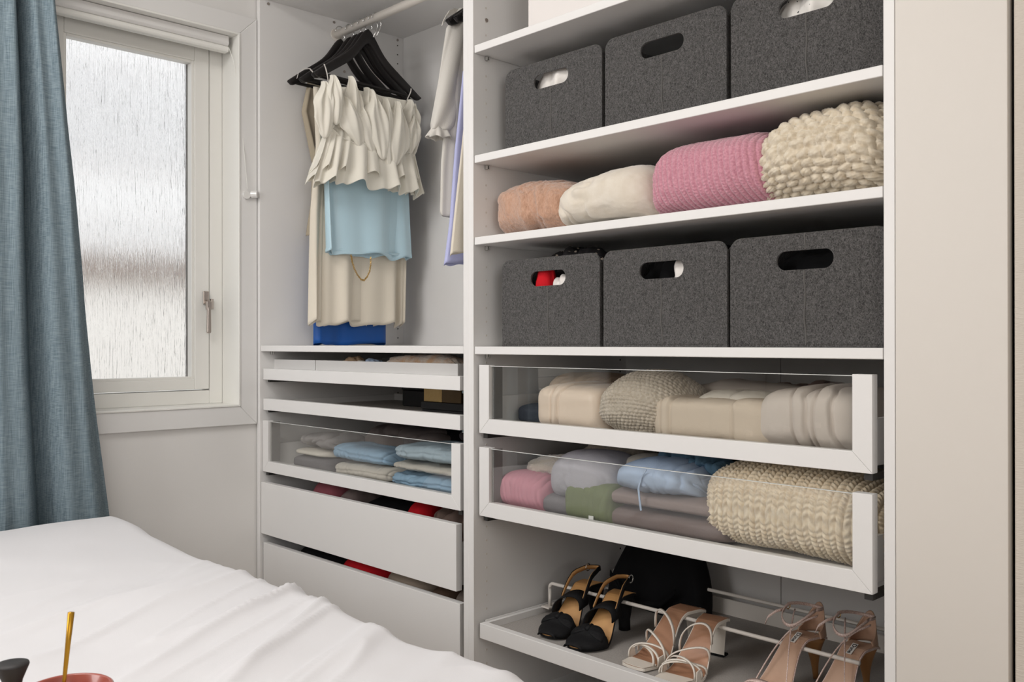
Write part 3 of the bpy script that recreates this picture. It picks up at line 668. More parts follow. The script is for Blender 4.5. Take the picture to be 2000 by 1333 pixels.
_w = nt.nodes.new('ShaderNodeTexWave'); _w.inputs['Scale'].default_value = 42; _w.bands_direction = 'X'; _t = nt.nodes.new('ShaderNodeTexCoord'); _r = nt.nodes.new('ShaderNodeValToRGB')
_r.color_ramp.elements[0].position = .62; _r.color_ramp.elements[1].position = .70; _r.color_ramp.elements[0].color = (.015, .013, .012, 1); _r.color_ramp.elements[1].color = (.22, .19, .17, 1)
nt.links.new(_t.outputs['Object'], _w.inputs['Vector']); nt.links.new(_w.outputs['Fac'], _r.inputs[0]); nt.links.new(_r.outputs[0], nt.nodes['Principled BSDF'].inputs['Base Color'])
soft('folded_garment', 'black and cream striped top rolled at the back of the lower glass drawer', 'garment', sr, .24, .50, .29, .42, .60, .692, d_soft(.003, .0004, 9, 34), n=2.2)
a = px(1078, 1235, 893, .036, .2, D2); soft('folded_garment', 'lavender-grey sweatshirt rolled behind the lower drawer glass', 'sweater', LAV, .192, .388, .036, .22, .575, .690, d_soft(.005, .0005, 8, 35, ridge=.004, rs=(12, 3)), n=2.4, ex=2.8, nu=90)
soft('folded_garment', 'cream cloth between the lavender-grey sweatshirt and the blue shirt', 'garment', CRE, .33, .45, .12, .26, .60, .682, d_soft(.005, .0004, 9, 36), n=2.4)
soft('folded_garment', 'mid-grey cloth under the lavender-grey sweatshirt', 'garment', GRYM, .170, .30, .050, .2, D2, .592, d_soft(.003, .0004, 8, 37), n=3)
o = soft('folded_garment', 'olive green gathered garment with a white tag in the lower glass drawer', 'garment', OLV, .262, .395, .034, .16, D2, .6325, d_gather(.021, .0045, 38, .001), n=3.6, ex=6, nu=110)
g0 = at(1155, 1011, y=.033); MB().box(g0.x - .006, g0.x + .007, .031, .0322, g0.z - .004, g0.z + .003).obj('care_tag', mat('white_tag', (.8, .8, .78), .6), o)
soft('folded_garment', 'taupe trousers folded over the dark brown ones in the lower glass drawer', 'trousers', TAU2, .36, .640, .048, .26, .590, .624, d_soft(.003, .0003, 6, 39), n=3.4, ex=7)
soft('folded_garment', 'dark brown folded trousers at the bottom of the lower glass drawer', 'trousers', TAU, .36, .665, .044, .26, D2, .5895, d_soft(.003, .0003, 6, 40), n=3.6, ex=7)
o = soft('folded_garment', 'pale blue tied shirt bundled behind the lower drawer glass', 'shirt', LBL, .372, .585, .035, .20, .618, .686, d_gather(.034, .010, 41, .007), n=2.3, ex=2.6, nu=140, nv=120)
tp = [at(u, v, y=.033) for u, v in ((1262, 918), (1252, 935), (1247, 955), (1249, 975), (1252, 998))]
MB().ribbon(tp, (.004, 0, .001), .0015).obj('tie_string', LBL, o)
soft('folded_garment', 'mid-blue denim piece on top of the pale blue shirt', 'garment', DENB, .43, .60, .12, .22, .66, .704, d_soft(.008, .0005, 20, 42, ridge=.01), n=2.2, nu=80)
soft('folded_garment', 'chunky sand-coloured cable-knit sweater filling the right of the lower glass drawer', 'sweater', YARN2, .600, .955, .036, .30, D2, .6985, d_cable(), n=2.9, ex=4.5, nu=330, nv=330, clipy=.0305, top=lambda t: 1.0 - .03 * t)
soft('folded_garment', 'black garment at the back of the lower glass drawer', 'garment', BLACK, .50, .62, .24, .40, D2, .70, d_soft(.008, .0005, 14, 43), n=2.4)

# ---- left glass drawer (floor .545)
D3 = .5455
JNB = linen('light_blue_denim', (.30, .45, .60)); JNP = linen('washed_pale_denim', (.45, .55, .62)); STO = linen('stone_cotton', (.60, .56, .50)); GRV = linen('grey_satin', (.30, .28, .275)); BRG = linen('brown_grey_cloth', (.20, .165, .155))
soft('folded_garment', 'cream folded garment at the left of the left glass drawer', 'garment', CRE, -.89, -.71, .05, .2, .585, .606, d_soft(.002, .0003, 8, 51), n=3)
soft('folded_garment', 'grey satin garment on the cream one in the left glass drawer', 'garment', GRV, -.885, -.69, .06, .22, .606, .655, d_soft(.006, .0004, 10, 52, ridge=.008, rs=(16, 9)), n=2.3)
soft('folded_garment', 'dark grey folded cloth at the bottom left of the left glass drawer', 'garment', GRYM, -.90, -.69, .045, .2, D3, .585, d_soft(.002, .0003, 8, 53), n=4)
soft('folded_garment', 'brown-grey cloth at the back of the left glass drawer', 'garment', BRG, -.73, -.36, .17, .40, .56, .682, d_soft(.007, .0005, 9, 54, ridge=.008, rs=(14, 8)), n=2.5)
soft('folded_jeans', 'light blue folded jeans in the middle of the left glass drawer', 'jeans', JNB, -.665, -.400, .040, .18, .590, .6315, d_layers(2, .003, 55, .002, .005), n=2.8, ex=6, nu=120, top=lambda t: 1.12 - .1 * t)
soft('folded_garment', 'stone-coloured folded garment under the light blue jeans', 'garment', STO, -.645, -.385, .038, .18, D3, .589, d_layers(2, .003, 56, .002, .004), n=2.6, ex=6, nu=100)
soft('folded_jeans', 'washed pale blue jeans on top at the right of the left glass drawer', 'jeans', JNP, -.372, -.072, .038, .24, .616, .664, d_layers(2, .003, 57, .003, .005), n=2.7, ex=6, nu=120, tilt=.02)
soft('folded_garment', 'stone folded layer between the two pairs of pale jeans', 'garment', STO, -.375, -.072, .040, .22, .590, .6155, d_layers(1, .002, 58, .002, .003), n=2.6, ex=6, nu=80)
soft('folded_jeans', 'blue folded jeans lowest at the right of the left glass drawer', 'jeans', JNB, -.385, -.090, .038, .22, D3, .5895, d_layers(2, .004, 59, .002, .006), n=2.6, ex=6, nu=120)
soft('folded_garment', 'black garment at the back right of the left glass drawer', 'garment', BLACK, -.50, -.06, .26, .46, D3, .70, d_soft(.008, .0005, 9, 60), n=2.6)
soft('folded_garment', 'dark brown cloth near the right stile of the left glass drawer', 'garment', mat('dark_brown_cloth', (.035, .024, .026), .9), -.20, -.065, .12, .24, .665, .706, d_soft(.01, .0005, 16, 61), n=2.2)

# ---- trinkets in the two narrow trays
zi = .8258
soft('hair_scrunchie', 'beige scrunchie in the wide drawer insert', 'scrunchie', mat('caramel_cloth', (.55, .38, .24), .8), -.655, -.565, .06, .13, zi, .8850, d_soft(.006, .0005, 30, 71, ridge=.008, rs=(60, 60)), n=2.2, nu=50, nv=60)
soft('hair_scrunchie', 'pale blue scrunchie in the wide drawer insert', 'scrunchie', LBL, -.525, -.475, .06, .11, zi, .8800, d_soft(.006, .0005, 30, 72, ridge=.006, rs=(60, 60)), n=2.2, nu=40, nv=50)
soft('hair_scrunchie', 'small cream scrunchie beside the pale blue one', 'scrunchie', CRE, -.568, -.530, .06, .10, zi, .8760, d_soft(.004, .0005, 30, 73), n=2.2, nu=40, nv=50)
FUR = mat('peach_fur', (.68, .43, .26), .98, sheen=.8, spec=.05, var=(28, (.75, .68, .60), ONE, .35, .6), bump=(220, .9, ONE, .003))
soft('fluffy_pouch', 'fluffy peach and cream pouch in the wide drawer insert', 'pouch', FUR, -.442, -.150, .070, .17, zi, .8925, d_soft(.004, .002, 20, 74), n=3, ex=6)
t2z = .7282
b1 = at(824, 799, y=.16); b2 = at(900, 799, y=.16)
k_ = thing('jewellery_box', 'black lidded box in the right of the second pull-out tray', 'box', (b1.x + .1, .2, t2z))
bx('box_body', mat('black_card', (.008, .008, .009), .5), k_, b1.x, -.075, .16, .30, t2z, .7440, .001); bx('box_lid', MC['black_card'], k_, b1.x - .002, -.073, .158, .302, .7445, .7640, .001)
b3 = at(862, 765, y=.165)
g_ = thing('perfume_box', 'small gold gift box on the black box in the second tray', 'box', (b1.x + .05, .2, .7645))
bx('box_body', mat('gold_hammered_paper', (.62, .42, .17), .35, metal=.6, bump=(160, .8, ONE, .002)), g_, b1.x + .002, b3.x, .165, .25, .7645, .800, .001); bx('box_lid', mat('bronze_paper', (.12, .075, .03), .4, metal=.5), g_, b3.x + .001, b3.x + .08, .165, .25, .7645, .800, .001)
b4 = at(768, 780, y=.30)
k_ = thing('shoe_polish_case', 'black flat case at the back of the second pull-out tray', 'case', (b4.x + .1, .38, t2z)); bx('case_body', MC['black_card'], k_, b4.x, -.13, .335, .47, t2z, .778, .002); bx('case_lid', MC['black_card'], k_, b4.x - .002, -.128, .333, .472, .7785, .798, .002)
m = MB()
for k in range(5): m.ribbon([(-.22 + .025 * k + .06 * q_ / 9, .05 + .012 * sin(q_ * .9 + k), .7295 + .0012 * k) for q_ in range(10)], (0, .006, 0), .001)
tag(m.obj('beaded_necklace', mat('rose_cord', (.45, .25, .20), .5), loc=(-.18, .05, t2z)), 'rose-brown strings of a necklace lying in the second tray', 'necklace')

# ---- contents of the solid drawers
soft('folded_garment', 'dusty rose cap-shaped garment in the upper solid drawer', 'garment', linen('dusty_rose_cloth', (.30, .09, .11)), -.80, -.665, .05, .2, .37, .523, d_soft(.003, .0004, 9, 81), n=2.2)
soft('folded_garment', 'brown garment beside the dusty rose one in the upper solid drawer', 'garment', TAU, -.66, -.57, .05, .2, .37, .508, d_soft(.008, .0004, 16, 82), n=2.2)
soft('folded_garment', 'black garment in the middle of the upper solid drawer', 'garment', BLACK, -.60, -.30, .06, .4, .37, .500, d_soft(.006, .0004, 12, 83), n=2.4)
soft('folded_garment', 'bright red garment in the upper solid drawer', 'garment', RED, -.34, -.26, .06, .2, .37, .515, d_soft(.005, .0004, 12, 84), n=2.2)
soft('folded_garment', 'brown crumpled lace in the right of the upper solid drawer', 'garment', linen('brown_lace', (.17, .12, .10)), -.25, -.075, .05, .26, .37, .506, d_soft(.012, .0006, 20, 85, ridge=.01), n=2.3)
soft('folded_garment', 'black folded trousers at the left of the lowest drawer', 'garment', BLACK, -.92, -.60, .05, .40, .18, .322, d_soft(.003, .0004, 8, 86), n=3.4)
soft('folded_garment', 'bright red folded cloth in the lowest drawer', 'garment', RED, -.655, -.445, .045, .30, .18, .3295, d_soft(.004, .0004, 14, 87), n=3)
soft('folded_garment', 'taupe folded garment in the lowest drawer', 'garment', linen('taupe_light', (.36, .29, .23)), -.445, -.24, .05, .34, .18, .325, d_soft(.003, .0004, 8, 88), n=3.4)
soft('folded_garment', 'dark brown leather piece in the lowest drawer', 'garment', mat('brown_leather', (.10, .06, .04), .5), -.24, -.135, .05, .34, .18, .318, d_soft(.004, .0004, 12, 89), n=3)
soft('folded_garment', 'grey-brown folded item at the right of the lowest drawer', 'garment', linen('grey_brown', (.22, .18, .155)), -.133, -.070, .05, .34, .18, .322, d_soft(.003, .0004, 8, 90), n=4)

# ------------------------------------------------------------------ hangers and hanging clothes
def hanger(label, x, tilt=0, yc=RY, dz=0, group='black wooden clothes hangers on the rail'):
    t_ = thing('clothes_hanger', label, 'hanger', (0, 0, 0), group)
    N = 40; up_, lo = [], []
    for i in range(N + 1):
        y = -.205 + .41 * i / N; a_ = abs(y) / .205
        hump = .034 * math.exp(-(y / .030) ** 4 * .6) if abs(y) < .06 else 0
        z = -.070 - .135 * a_ ** 1.15 + .045 * math.exp(-(y / .045) ** 2)
        th_ = .034 - .008 * a_ ** 3
        if a_ > .84: th_ *= max(.22, max(0, 1 - ((a_ - .84) / .16) ** 2) ** .5)
        up_.append((y, z)); lo.append((y, z - th_ - .012 * math.exp(-(y / .05) ** 2)))
    rows = []
    for (yu, zu), (yl, zl) in zip(up_, lo):
        ym = (yu + yl) / 2; h_ = zu - zl; bow = .012 * (abs(yu) / .205) ** 2
        rows.append([(bow - .007, yu, zl + .003), (bow - .0045, yu, zl), (bow + .0045, yu, zl), (bow + .007, yu, zl + .003), (bow + .007, yu, zu - .004), (bow + .003, yu, zu), (bow - .003, yu, zu), (bow - .007, yu, zu - .004)])
    MB().grid(np.array(rows), cv=True, caps=True).obj('hanger_body', BLACKP, t_, smooth_=True)
    zb = -.205
    MB().tube([(.008, -.178, zb + .012), (.004, -.17, zb), (.002, .17, zb), (.008, .178, zb + .012)], .0055, 10).obj('trouser_bar', BLACKP, t_, smooth_=True)
    pts = [(0, 0, -.062), (0, 0, -.045), (0, .010, -.030), (0, .0185, -.016)]
    for k in range(12):
        a_ = -.6 + (pi + .75) * k / 11; pts.append((0, .0178 * cos(a_), .0178 * sin(a_) - .003))
    MB().tube(pts, .0017, 8).obj('hook', CHROME, t_, smooth_=True)
    t_.location = (x, yc, RZ + dz); t_.rotation_euler = (0, 0, tilt)
    return t_
hanger('black hanger nearest the viewer, carrying the ruffled cream top', -.800, radians(2))
hanger('black hanger second from the front, carrying the light blue shorts', -.832, radians(6))
hanger('black hanger behind it, carrying the long cream skirt', -.862, radians(-3))
hanger('black hanger near the side panel, carrying the royal blue dress', -.900, radians(5))
hanger('rearmost black hanger, carrying the beige dress', -.938, radians(3), yc=RY - .012)
hanger('black hanger with the white blouse, mostly hidden behind the divider', -.175, radians(0))
hanger('black hanger with the lavender dress, hidden behind the divider', -.145, 0)
hanger('black hanger with the cream trousers, hidden behind the divider', -.112, 0)
for k, x_ in enumerate((-.770, -.752)):
    t_ = thing('spare_hook', ('wire hook left empty on the rail by the ruffled top', 'second empty wire hook further along the rail')[k], 'hook', (x_, RY, RZ))
    pts = [Vector((x_, RY, RZ - .058)), Vector((x_, RY + .012, RZ - .034)), Vector((x_, RY + .018, RZ - .016))]
    for q_ in range(12):
        a_ = -.6 + (pi + .75) * q_ / 11; pts.append(Vector((x_, RY + .0178 * cos(a_), RZ + .0178 * sin(a_) - .003)))
    MB().tube(pts, .0015, 8).obj('wire', CHROME, t_, smooth_=True)

def drape_pts(x0, rows_, th=.02, nf=7, amp=.008, nu=140, nv=60, hem=.004, seed=0, fold_top=.3, asym=0):
    """tube of cloth hanging in the plane x0. rows_: list of (z, yleft, yright)"""
    zz = np.array([r[0] for r in rows_]); yl = np.array([r[1] for r in rows_]); yr = np.array([r[2] for r in rows_])
    s = np.linspace(0, 1, nv); zi_ = np.linspace(zz[0], zz[-1], nv)
    L = np.interp(-zi_, -zz, yl); R = np.interp(-zi_, -zz, yr)
    a = np.linspace(0, 2 * pi, nu, endpoint=False)
    Sg, A = np.meshgrid(s, a, indexing='ij')
    mid = ((L + R) / 2)[:, None]; half = ((R - L) / 2)[:, None]
    f = fold_top + (1 - fold_top) * Sg
    ph = A * nf + 1.3 * vn(A * 1.2, Sg * 0 + seed, seed) + .5 * vn(A * 2, Sg * 2, seed + 1)
    fo = np.sin(ph) * .7 + .45 * np.sin(ph * 1.9 + 1)
    ca = np.sign(np.cos(A)) * np.abs(np.cos(A)) ** .85
    Y = mid + half * ca
    X = x0 + (th * (.6 + .4 * Sg)) * np.sign(np.sin(A)) * np.abs(np.sin(A)) ** .6 + amp * f * fo
    Z = zi_[:, None] + 0 * A + hem * fo * Sg ** 6 + .003 * vn(A * 3, Sg * 4, seed + 2) * Sg
    return np.stack([X, Y, Z], -1)
def garment(name, label, cat, m_, x0, rows_, parent=None, thick=True, **k):
    o = MB().grid(drape_pts(x0, rows_, **k), cv=True).obj(name, m_, parent, smooth_=True, loc=None if parent else (x0, .27, rows_[-1][0]))
    if label: tag(o, label, cat)
    md = o.modifiers.new('solid', 'SOLIDIFY'); md.thickness = .0012
    return o
def rw(x, *rs): return [(at(0.5 * (ul + ur), v, x=x).z, at(ul, v, x=x).y, at(ur, v, x=x).y) for v, ul, ur in rs]
BSAT = mat('light_blue_satin', (.50, .69, .78), .32, sheen=.3, bump=(350, .08, ONE, .001), spec=.5)
CSK = linen('cream_crepe', (.86, .79, .67), trans=.15); BLU = mat('royal_blue_satin', (.004, .085, .36), .45, spec=.4)
BGD = linen('beige_dress_cloth', (.42, .36, .27)); WBL = linen('off_white_blouse', (.74, .71, .66), trans=.2); LVD = linen('lavender_cloth', (.48, .50, .76)); 
garment('beige_dress', 'beige dress hanging deepest on the rail against the side panel', 'dress', BGD, -.935, rw(-.935, (172, 602, 720), (230, 590, 720), (330, 612, 720), (400, 610, 720), (465, 600, 720)), nf=5, amp=.007, seed=3)
garment('blue_dress', 'royal blue satin dress, lowest hem of the hanging clothes', 'dress', BLU, -.895, rw(-.895, (200, 640, 800), (400, 620, 780), (600, 613, 752), (673, 613, 752)), nf=3, amp=.008, th=.012, seed=8)
ck = garment('cream_skirt', 'long cream flared skirt hanging behind the blue shorts', 'skirt', CSK, -.860, rw(-.860, (190, 612, 800), (300, 618, 795), (420, 608, 796), (500, 606, 790), (634, 604, 786)), nf=7, amp=.017, th=.014, seed=5, hem=.010, fold_top=.1)
o = garment('blue_shorts', 'light blue satin shorts hanging under the ruffled top', 'shorts', BSAT, -.826, rw(-.826, (230, 640, 790), (350, 634, 795), (430, 636, 798), (500, 638, 801)), nf=5, amp=.015, th=.015, seed=2, hem=.008, fold_top=.45)
hp = drape_pts(-.826, rw(-.826, (491, 637, 800.5), (499, 637, 801.5)), nf=5, amp=.015, th=.0165, seed=2, hem=.008, nv=5, fold_top=.98)
MB().grid(hp, cv=True).obj('rolled_hem', BSAT, o, smooth_=True)
# gold chain
cps = [at(u, v, x=-.796) for u, v in ((686, 500), (688, 512), (692, 525), (698, 537), (705, 546), (711, 548), (717, 541), (722, 530), (724, 517), (724, 500))]
fine = []
for i in range(len(cps) - 1):
    for q_ in range(4): fine.append(cps[i].lerp(cps[i + 1], q_ / 4))
m = MB()
for i, p in enumerate(fine):
    n_ = fine[min(i + 1, len(fine) - 1)] - fine[max(i - 1, 0)]; n_.normalize()
    b_ = Vector((1, 0, 0)) if i % 2 else n_.cross(Vector((1, 0, 0)))
    m.tube([p + .0042 * cos(a_) * n_ + .0024 * sin(a_) * b_ for a_ in [2 * pi * k / 8 for k in range(8)]], .0008, 5, closed=True)
gcn = m.obj('gold_chain', mat('gold', (.55, .36, .12), .3, metal=1), loc=(-.80, .2, 1.1)); tag(gcn, 'thin gold chain looped below the blue shorts', 'chain'); 

# ruffled cream organza top
ORG = mat('cream_organza', (.99, .955, .86), .6, sheen=.5, spec=.2, trans=.18, tcol=(1, .93, .76), alpha=.04, bump=(500, .15, ONE, .001))
rt = thing('ruffled_top', 'cream organza top with gathered ruffles and flared peplum, frontmost on the rail', 'top', (-.79, .27, 1.45))
X_ = -.790
garment('bodice', None, None, ORG, X_ + .004, rw(X_, (190, 640, 808), (250, 650, 800), (290, 660, 800)), rt, nf=9, amp=.006, th=.018, seed=4, nv=30)
def peplum(vt, vb, uls, nf, seed, th, amp, nm):
    (l0, r0), (l1, r1) = uls
    R_ = [(at(.5 * (l0 + r0), vt, x=X_).z, at(l0, vt, x=X_).y, at(r0, vt, x=X_).y), (at(.5 * (l1 + r1), vb, x=X_).z, at(l1, vb, x=X_).y, at(r1, vb, x=X_).y)]
    garment(nm, None, None, ORG, X_ + .006, R_, rt, nf=nf, amp=amp, th=th, seed=seed, nu=260, nv=40, hem=.012, fold_top=.15)
peplum(262, 368, ((638, 800), (603, 819)), 11, 11, .045, .020, 'peplum')
peplum(258, 346, ((640, 800), (608, 812)), 13, 15, .035, .018, 'peplum')
# hanging gathered lobes of the yoke ruffle: each a puffed leaf of organza
random.seed(5)
def lobe(u, vt, vb, wpx, lean, dx, seed):
    A_ = at(u, vt, x=X_ + dx); B_ = at(u + lean, vb, x=X_ + dx); w_ = wpx / 1794 * 2.95
    nu_, nv_ = 40, 34; G = np.zeros((nu_, nv_, 3)); r_ = random.Random(seed); p1, p2 = r_.uniform(0, 6), r_.uniform(0, 6)
    for i in range(nu_):
        t_ = i / (nu_ - 1); prof = (.16 + .84 * float(smooth(t_ * 1.9))) * (1 - .55 * float(smooth((t_ - .72) / .28)))
        for j in range(nv_):
            s_ = j / (nv_ - 1) * 2 - 1
            yy = A_.y + (B_.y - A_.y) * t_ ** 1.15 + s_ * w_ / 2 * prof * (1 + .08 * sin(9 * t_ + p1))
            zz = A_.z + (B_.z - A_.z) * t_ - .020 * (1 - s_ * s_) * float(smooth((t_ - .5) / .5))
            env = sin(pi * min(1, .08 + .92 * t_ ** .75)) ** .6
            xx = X_ + dx + .034 * env * (1 - .75 * s_ * s_) + .0055 * sin(s_ * 6 + p1 + 2.5 * t_) * env + .0025 * sin(s_ * 13 + p2 - 4 * t_) * env
            G[i, j] = (xx, yy, zz)
    o_ = MB().grid(G).obj('ruffle', ORG, rt, smooth_=True)
    md = o_.modifiers.new('solid', 'SOLIDIFY'); md.thickness = .0009
garment('yoke_ruffle', None, None, ORG, X_ + .014, rw(X_, (186, 632, 806), (215, 618, 812), (250, 612, 815), (285, 650, 806), (300, 690, 800)), rt, nf=9, amp=.012, th=.024, seed=12, nv=40, nu=220, fold_top=.6)
for k, (u, vt, vb, w_, ln) in enumerate(((630, 160, 258, 52, 4), (668, 190, 275, 66, 34), (646, 148, 232, 44, 10), (696, 205, 296, 66, 34), (680, 150, 235, 40, 14), (722, 176, 300, 62, 26), (712, 172, 240, 40, 20), (748, 192, 316, 64, 14), (772, 198, 312, 60, 0), (796, 196, 262, 50, 4), (800, 225, 290, 44, 0))):
    lobe(u, vt, vb, w_, ln, .030 + .007 * (k % 3), k)
for (u0_, v0_, u1_, v1_) in ((633, 125, 645, 172), (803, 173, 796, 196)):
    p0, p1 = at(u0_, v0_, x=X_ + .012), at(u1_, v1_, x=X_ + .016)
    MB().ribbon([p0 + (p1 - p0) * q_ / 5 + Vector((.003 * sin(q_), 0, 0)) for q_ in range(6)], (0, .0035, 0), .0012).obj('strap', WCOT, rt)
# loops of other straps over the left hanger ends
sl = MB()
p = [at(u, v, x=-.84) for u, v in ((580, 153), (583, 142), (592, 135), (605, 134), (611, 141), (613, 150))]
sl.ribbon(p, (.0, .002, .003), .0015)
MB().ribbon(p, (.0, .002, .003), .0015).obj('strap', WCOT, ck)
# right-hand garments, partly behind the divider
bl = garment('white_blouse', 'off-white blouse with frilled cuffs hanging beside the divider', 'blouse', WBL, -.170, rw(-.170, (90, 880, 960), (200, 872, 960), (330, 862, 960), (425, 860, 960)), nf=4, amp=.006, th=.02, seed=6)
def sleeve(parent, pts, rad, m_, cuff):
    rows = []
    for i, (p, r_) in enumerate(zip(pts, rad)):
        t_ = i / (len(pts) - 1)
        rows.append([(p.x + r_ * .55 * cos(a_) + .003 * sin(a_ * 4 + i * .3), p.y + r_ * sin(a_) + .002 * sin(5 * a_ + i * .2), p.z) for a_ in [2 * pi * k / 36 for k in range(36)]])
    o_ = MB().grid(np.array(rows), cv=True, caps=True).obj('sleeve', m_, parent, smooth_=True)
    p = pts[-1]; r_ = rad[-1]; rows = []
    for i in range(8):
        t_ = i / 7; rows.append([(p.x + (r_ * (.7 + .5 * t_) + .006 * t_ * sin(a_ * 9)) * .7 * cos(a_), p.y + (r_ * (.9 + .5 * t_) + .006 * t_ * sin(a_ * 9)) * sin(a_), p.z + .006 - .026 * t_ + .003 * sin(a_ * 7 + 1)) for a_ in [2 * pi * k / 54 for k in range(54)]])
    c_ = MB().grid(np.array(rows), cv=True).obj('cuff', m_, parent, smooth_=True); md = c_.modifiers.new('solid', 'SOLIDIFY'); md.thickness = .0015
    return o_
ctrl = [((910, 20), .020), ((893, 60), .032), ((887, 110), .036), ((881, 160), .038), ((874, 210), .040), ((866, 245), .037), ((862, 256), .030)]
pp, rr_ = [], []
for i in range(25):
    q_ = i / 24 * (len(ctrl) - 1); k = min(int(q_), len(ctrl) - 2); f_ = q_ - k
    (ua, va), ra = ctrl[k]; (ub, vb_), rb_ = ctrl[k + 1]
    pp.append(at(ua + (ub - ua) * f_, va + (vb_ - va) * f_, x=-.178)); rr_.append(ra + (rb_ - ra) * f_)
sleeve(bl, pp, rr_, WBL, True)
cb = [at(u, v, x=-.19) for u, v in ((866, 44), (868, 36), (874, 27), (884, 22), (892, 24))]
MB().ribbon(cb, (0, .010, .018), .003).obj('collar', WBL, bl)
garment('lavender_dress', 'lavender dress hanging between the blouse and the cream trousers', 'dress', LVD, -.140, rw(-.140, (150, 905, 990), (300, 890, 990), (440, 880, 990), (520, 869, 990)), nf=3, amp=.004, th=.014, seed=7)
garment('cream_trousers', 'cream trousers hanging closest to the divider', 'trousers', CSK, -.108, rw(-.108, (200, 912, 990), (320, 900, 990), (430, 888, 990), (500, 881, 990)), nf=3, amp=.003, th=.010, seed=9)

# ------------------------------------------------------------------ curtain
def curtain():
    nz, ns = 140, 420
    Z = np.linspace(.05, 2.22, nz); q = np.linspace(0, 4.7, ns); Zg, Q = np.meshgrid(Z, q, indexing='ij')
    t = np.clip((1.815 - Zg) / (1.815 - .45), -.3, 1.25)
    edge = -.610 + .004 * np.sin(t * 6) + .137 * np.clip(t, 0, 2) ** 1.05 + np.minimum(t, 0) * .02
    w = .088 + .078 * np.clip(t, 0, 1.3)
    Y = np.where(Q < 1.4, edge - Q * w, edge - 1.4 * w - (Q - 1.4) / 3.3 * (edge - 1.4 * w + 1.09))
    d = np.abs(((Q + .5) % 1) - .5); d = np.where(Q < .5, 1, d)
    X = -.872 - .112 * np.exp(-(d / .16) ** 2) + .012 * np.sin(Q * 2 * pi * 1.0 + 1.2 + t) + .004 * np.sin(Q * 9 + 2 * t + 1) * (.3 + t) + .006 * fbm(Q * 1.3, Zg * 1.5, 4)
    X = X - .070 * np.exp(-(Q / .16) ** 2) + .012 * np.exp(-((Q - .32) / .12) ** 2)
    Y = Y + .010 * np.exp(-(d / .12) ** 2) * np.sign(((Q + .5) % 1) - .5) + .003 * fbm(Q * 2, Zg * 2, 8)
    X = np.maximum(X, -.988)
    o_ = MB().grid(np.stack([X, Y, Zg], -1)).obj('curtain_panel', CURT, cur, smooth_=True)
    md = o_.modifiers.new('solid', 'SOLIDIFY'); md.thickness = .0016
cur = thing('curtain', 'blue-grey linen curtain drawn to the left of the window', 'curtain', (-.93, -.9, .05)); curtain()
rod_ = thing('curtain_rail', 'curtain rail above the window', 'rail', (-.93, -1.0, 2.24))
MB().tube([(-.93, -2.0, 2.235), (-.93, -.2, 2.235)], .012, 16).obj('pole', METALW, rod_)
for yy in (-.25, -1.9): bx('bracket', METALW, rod_, -1.006, -.93, yy - .008, yy + .008, 2.228, 2.244)

# ------------------------------------------------------------------ bed
bd = thing('bed', 'bed base and mattress under the white duvet', 'bed', (.1, -1.35, 0))
BX0, BX1, BY0, BY1 = -.835, 1.05, -1.60, -.50
bx('mattress', DUV, bd, BX0, BX1, BY0, BY1, .24, .43, .03, 4); bx('bed_base', mat('grey_bed_fabric', (.35, .34, .33), .9), bd, BX0, BX1, BY0, BY1, .09, .235, .01, 3)
for xx in (BX0 + .1, BX1 - .1):
    for yy in (BY0 + .1, BY1 - .1): MB().tube([(xx, yy, 0), (xx, yy, .09)], .025, 16).obj('leg', BLACKP, bd)
def duvet():
    # cross the bed in y from the near side to the wardrobe side, then hang down
    nx, ny = 330, 330
    xs = np.linspace(-1, 1, nx); 
    U, V = np.meshgrid(np.linspace(-.850, 1.20, nx), np.linspace(0, 1, ny), indexing='ij')
    ytop0 = -1.64; yedge = -.468; rad = .055; Lt = yedge - rad - ytop0; La = rad * pi / 2; Ld = .25
    S = V ** .8 * (Lt + La + Ld)
    s2 = S - Lt; a = np.clip(s2 / rad, 0, pi / 2)
    y = np.where(s2 < 0, ytop0 + S, yedge - rad + rad * np.sin(a))
    z = np.where(s2 < 0, 0, -rad + rad * np.cos(a)) - np.clip(s2 - La, 0, None)
    ny_ = np.sin(a) * (s2 > 0); nz_ = np.cos(a)
    zt = .452
    # wrinkles: soft diagonal folds gathering towards the wardrobe-side edge
    ex = U + .0; e = np.exp(-((np.clip(-s2, 0, None)) / .42) ** 2) * .85 + .15
    ph = U * 1.0 + (y + .5) * .62
    W1 = (1 - np.abs(fbm(ph * 6.2 + .3, (y - U) * 1.1 + 4, 21, 2))) ** 4
    W2 = (1 - np.abs(fbm(ph * 11 + 3, (y - U) * 1.7, 33, 2))) ** 5
    env = smooth((U + .45) / .5) * smooth((1.5 - U) / .5)
    D = env * e * (.014 * W1 + .007 * W2) * (1 - .75 * smooth(a)) + .008 * fbm(U * 2.2, y * 2.2, 5, 2) + .0016 * fbm(U * 8, y * 8, 9, 2)
    D = D + .012 * smooth((-.55 - U) / .4) * e * .6
    hump = .012 * np.exp(-((U + .80) / .16) ** 2) * e
    X = U; Y = y + ny_ * D; Zz = zt + z + nz_ * (D + hump)
    # fall at the wall end
    fall = smooth((-.80 - U) / .05); Zz = Zz - .05 * fall ** 2 + .017 * smooth((-.45 - U) / .3) * (s2 < La)
    wav = .010 * np.sin(U * 9 + 1) + .006 * np.sin(U * 23); Y = Y + wav * smooth(s2 / .1) + .012 * np.clip((s2 - La), 0, 1)
    o_ = MB().grid(np.stack([X, Y, Zz], -1)).obj('duvet', DUV, loc=(.1, -1.3, .45), smooth_=True)
    md = o_.modifiers.new('solid', 'SOLIDIFY'); md.thickness = .012; md.offset = -1
    tag(o_, 'rumpled white duvet spread over the bed', 'duvet')
duvet()

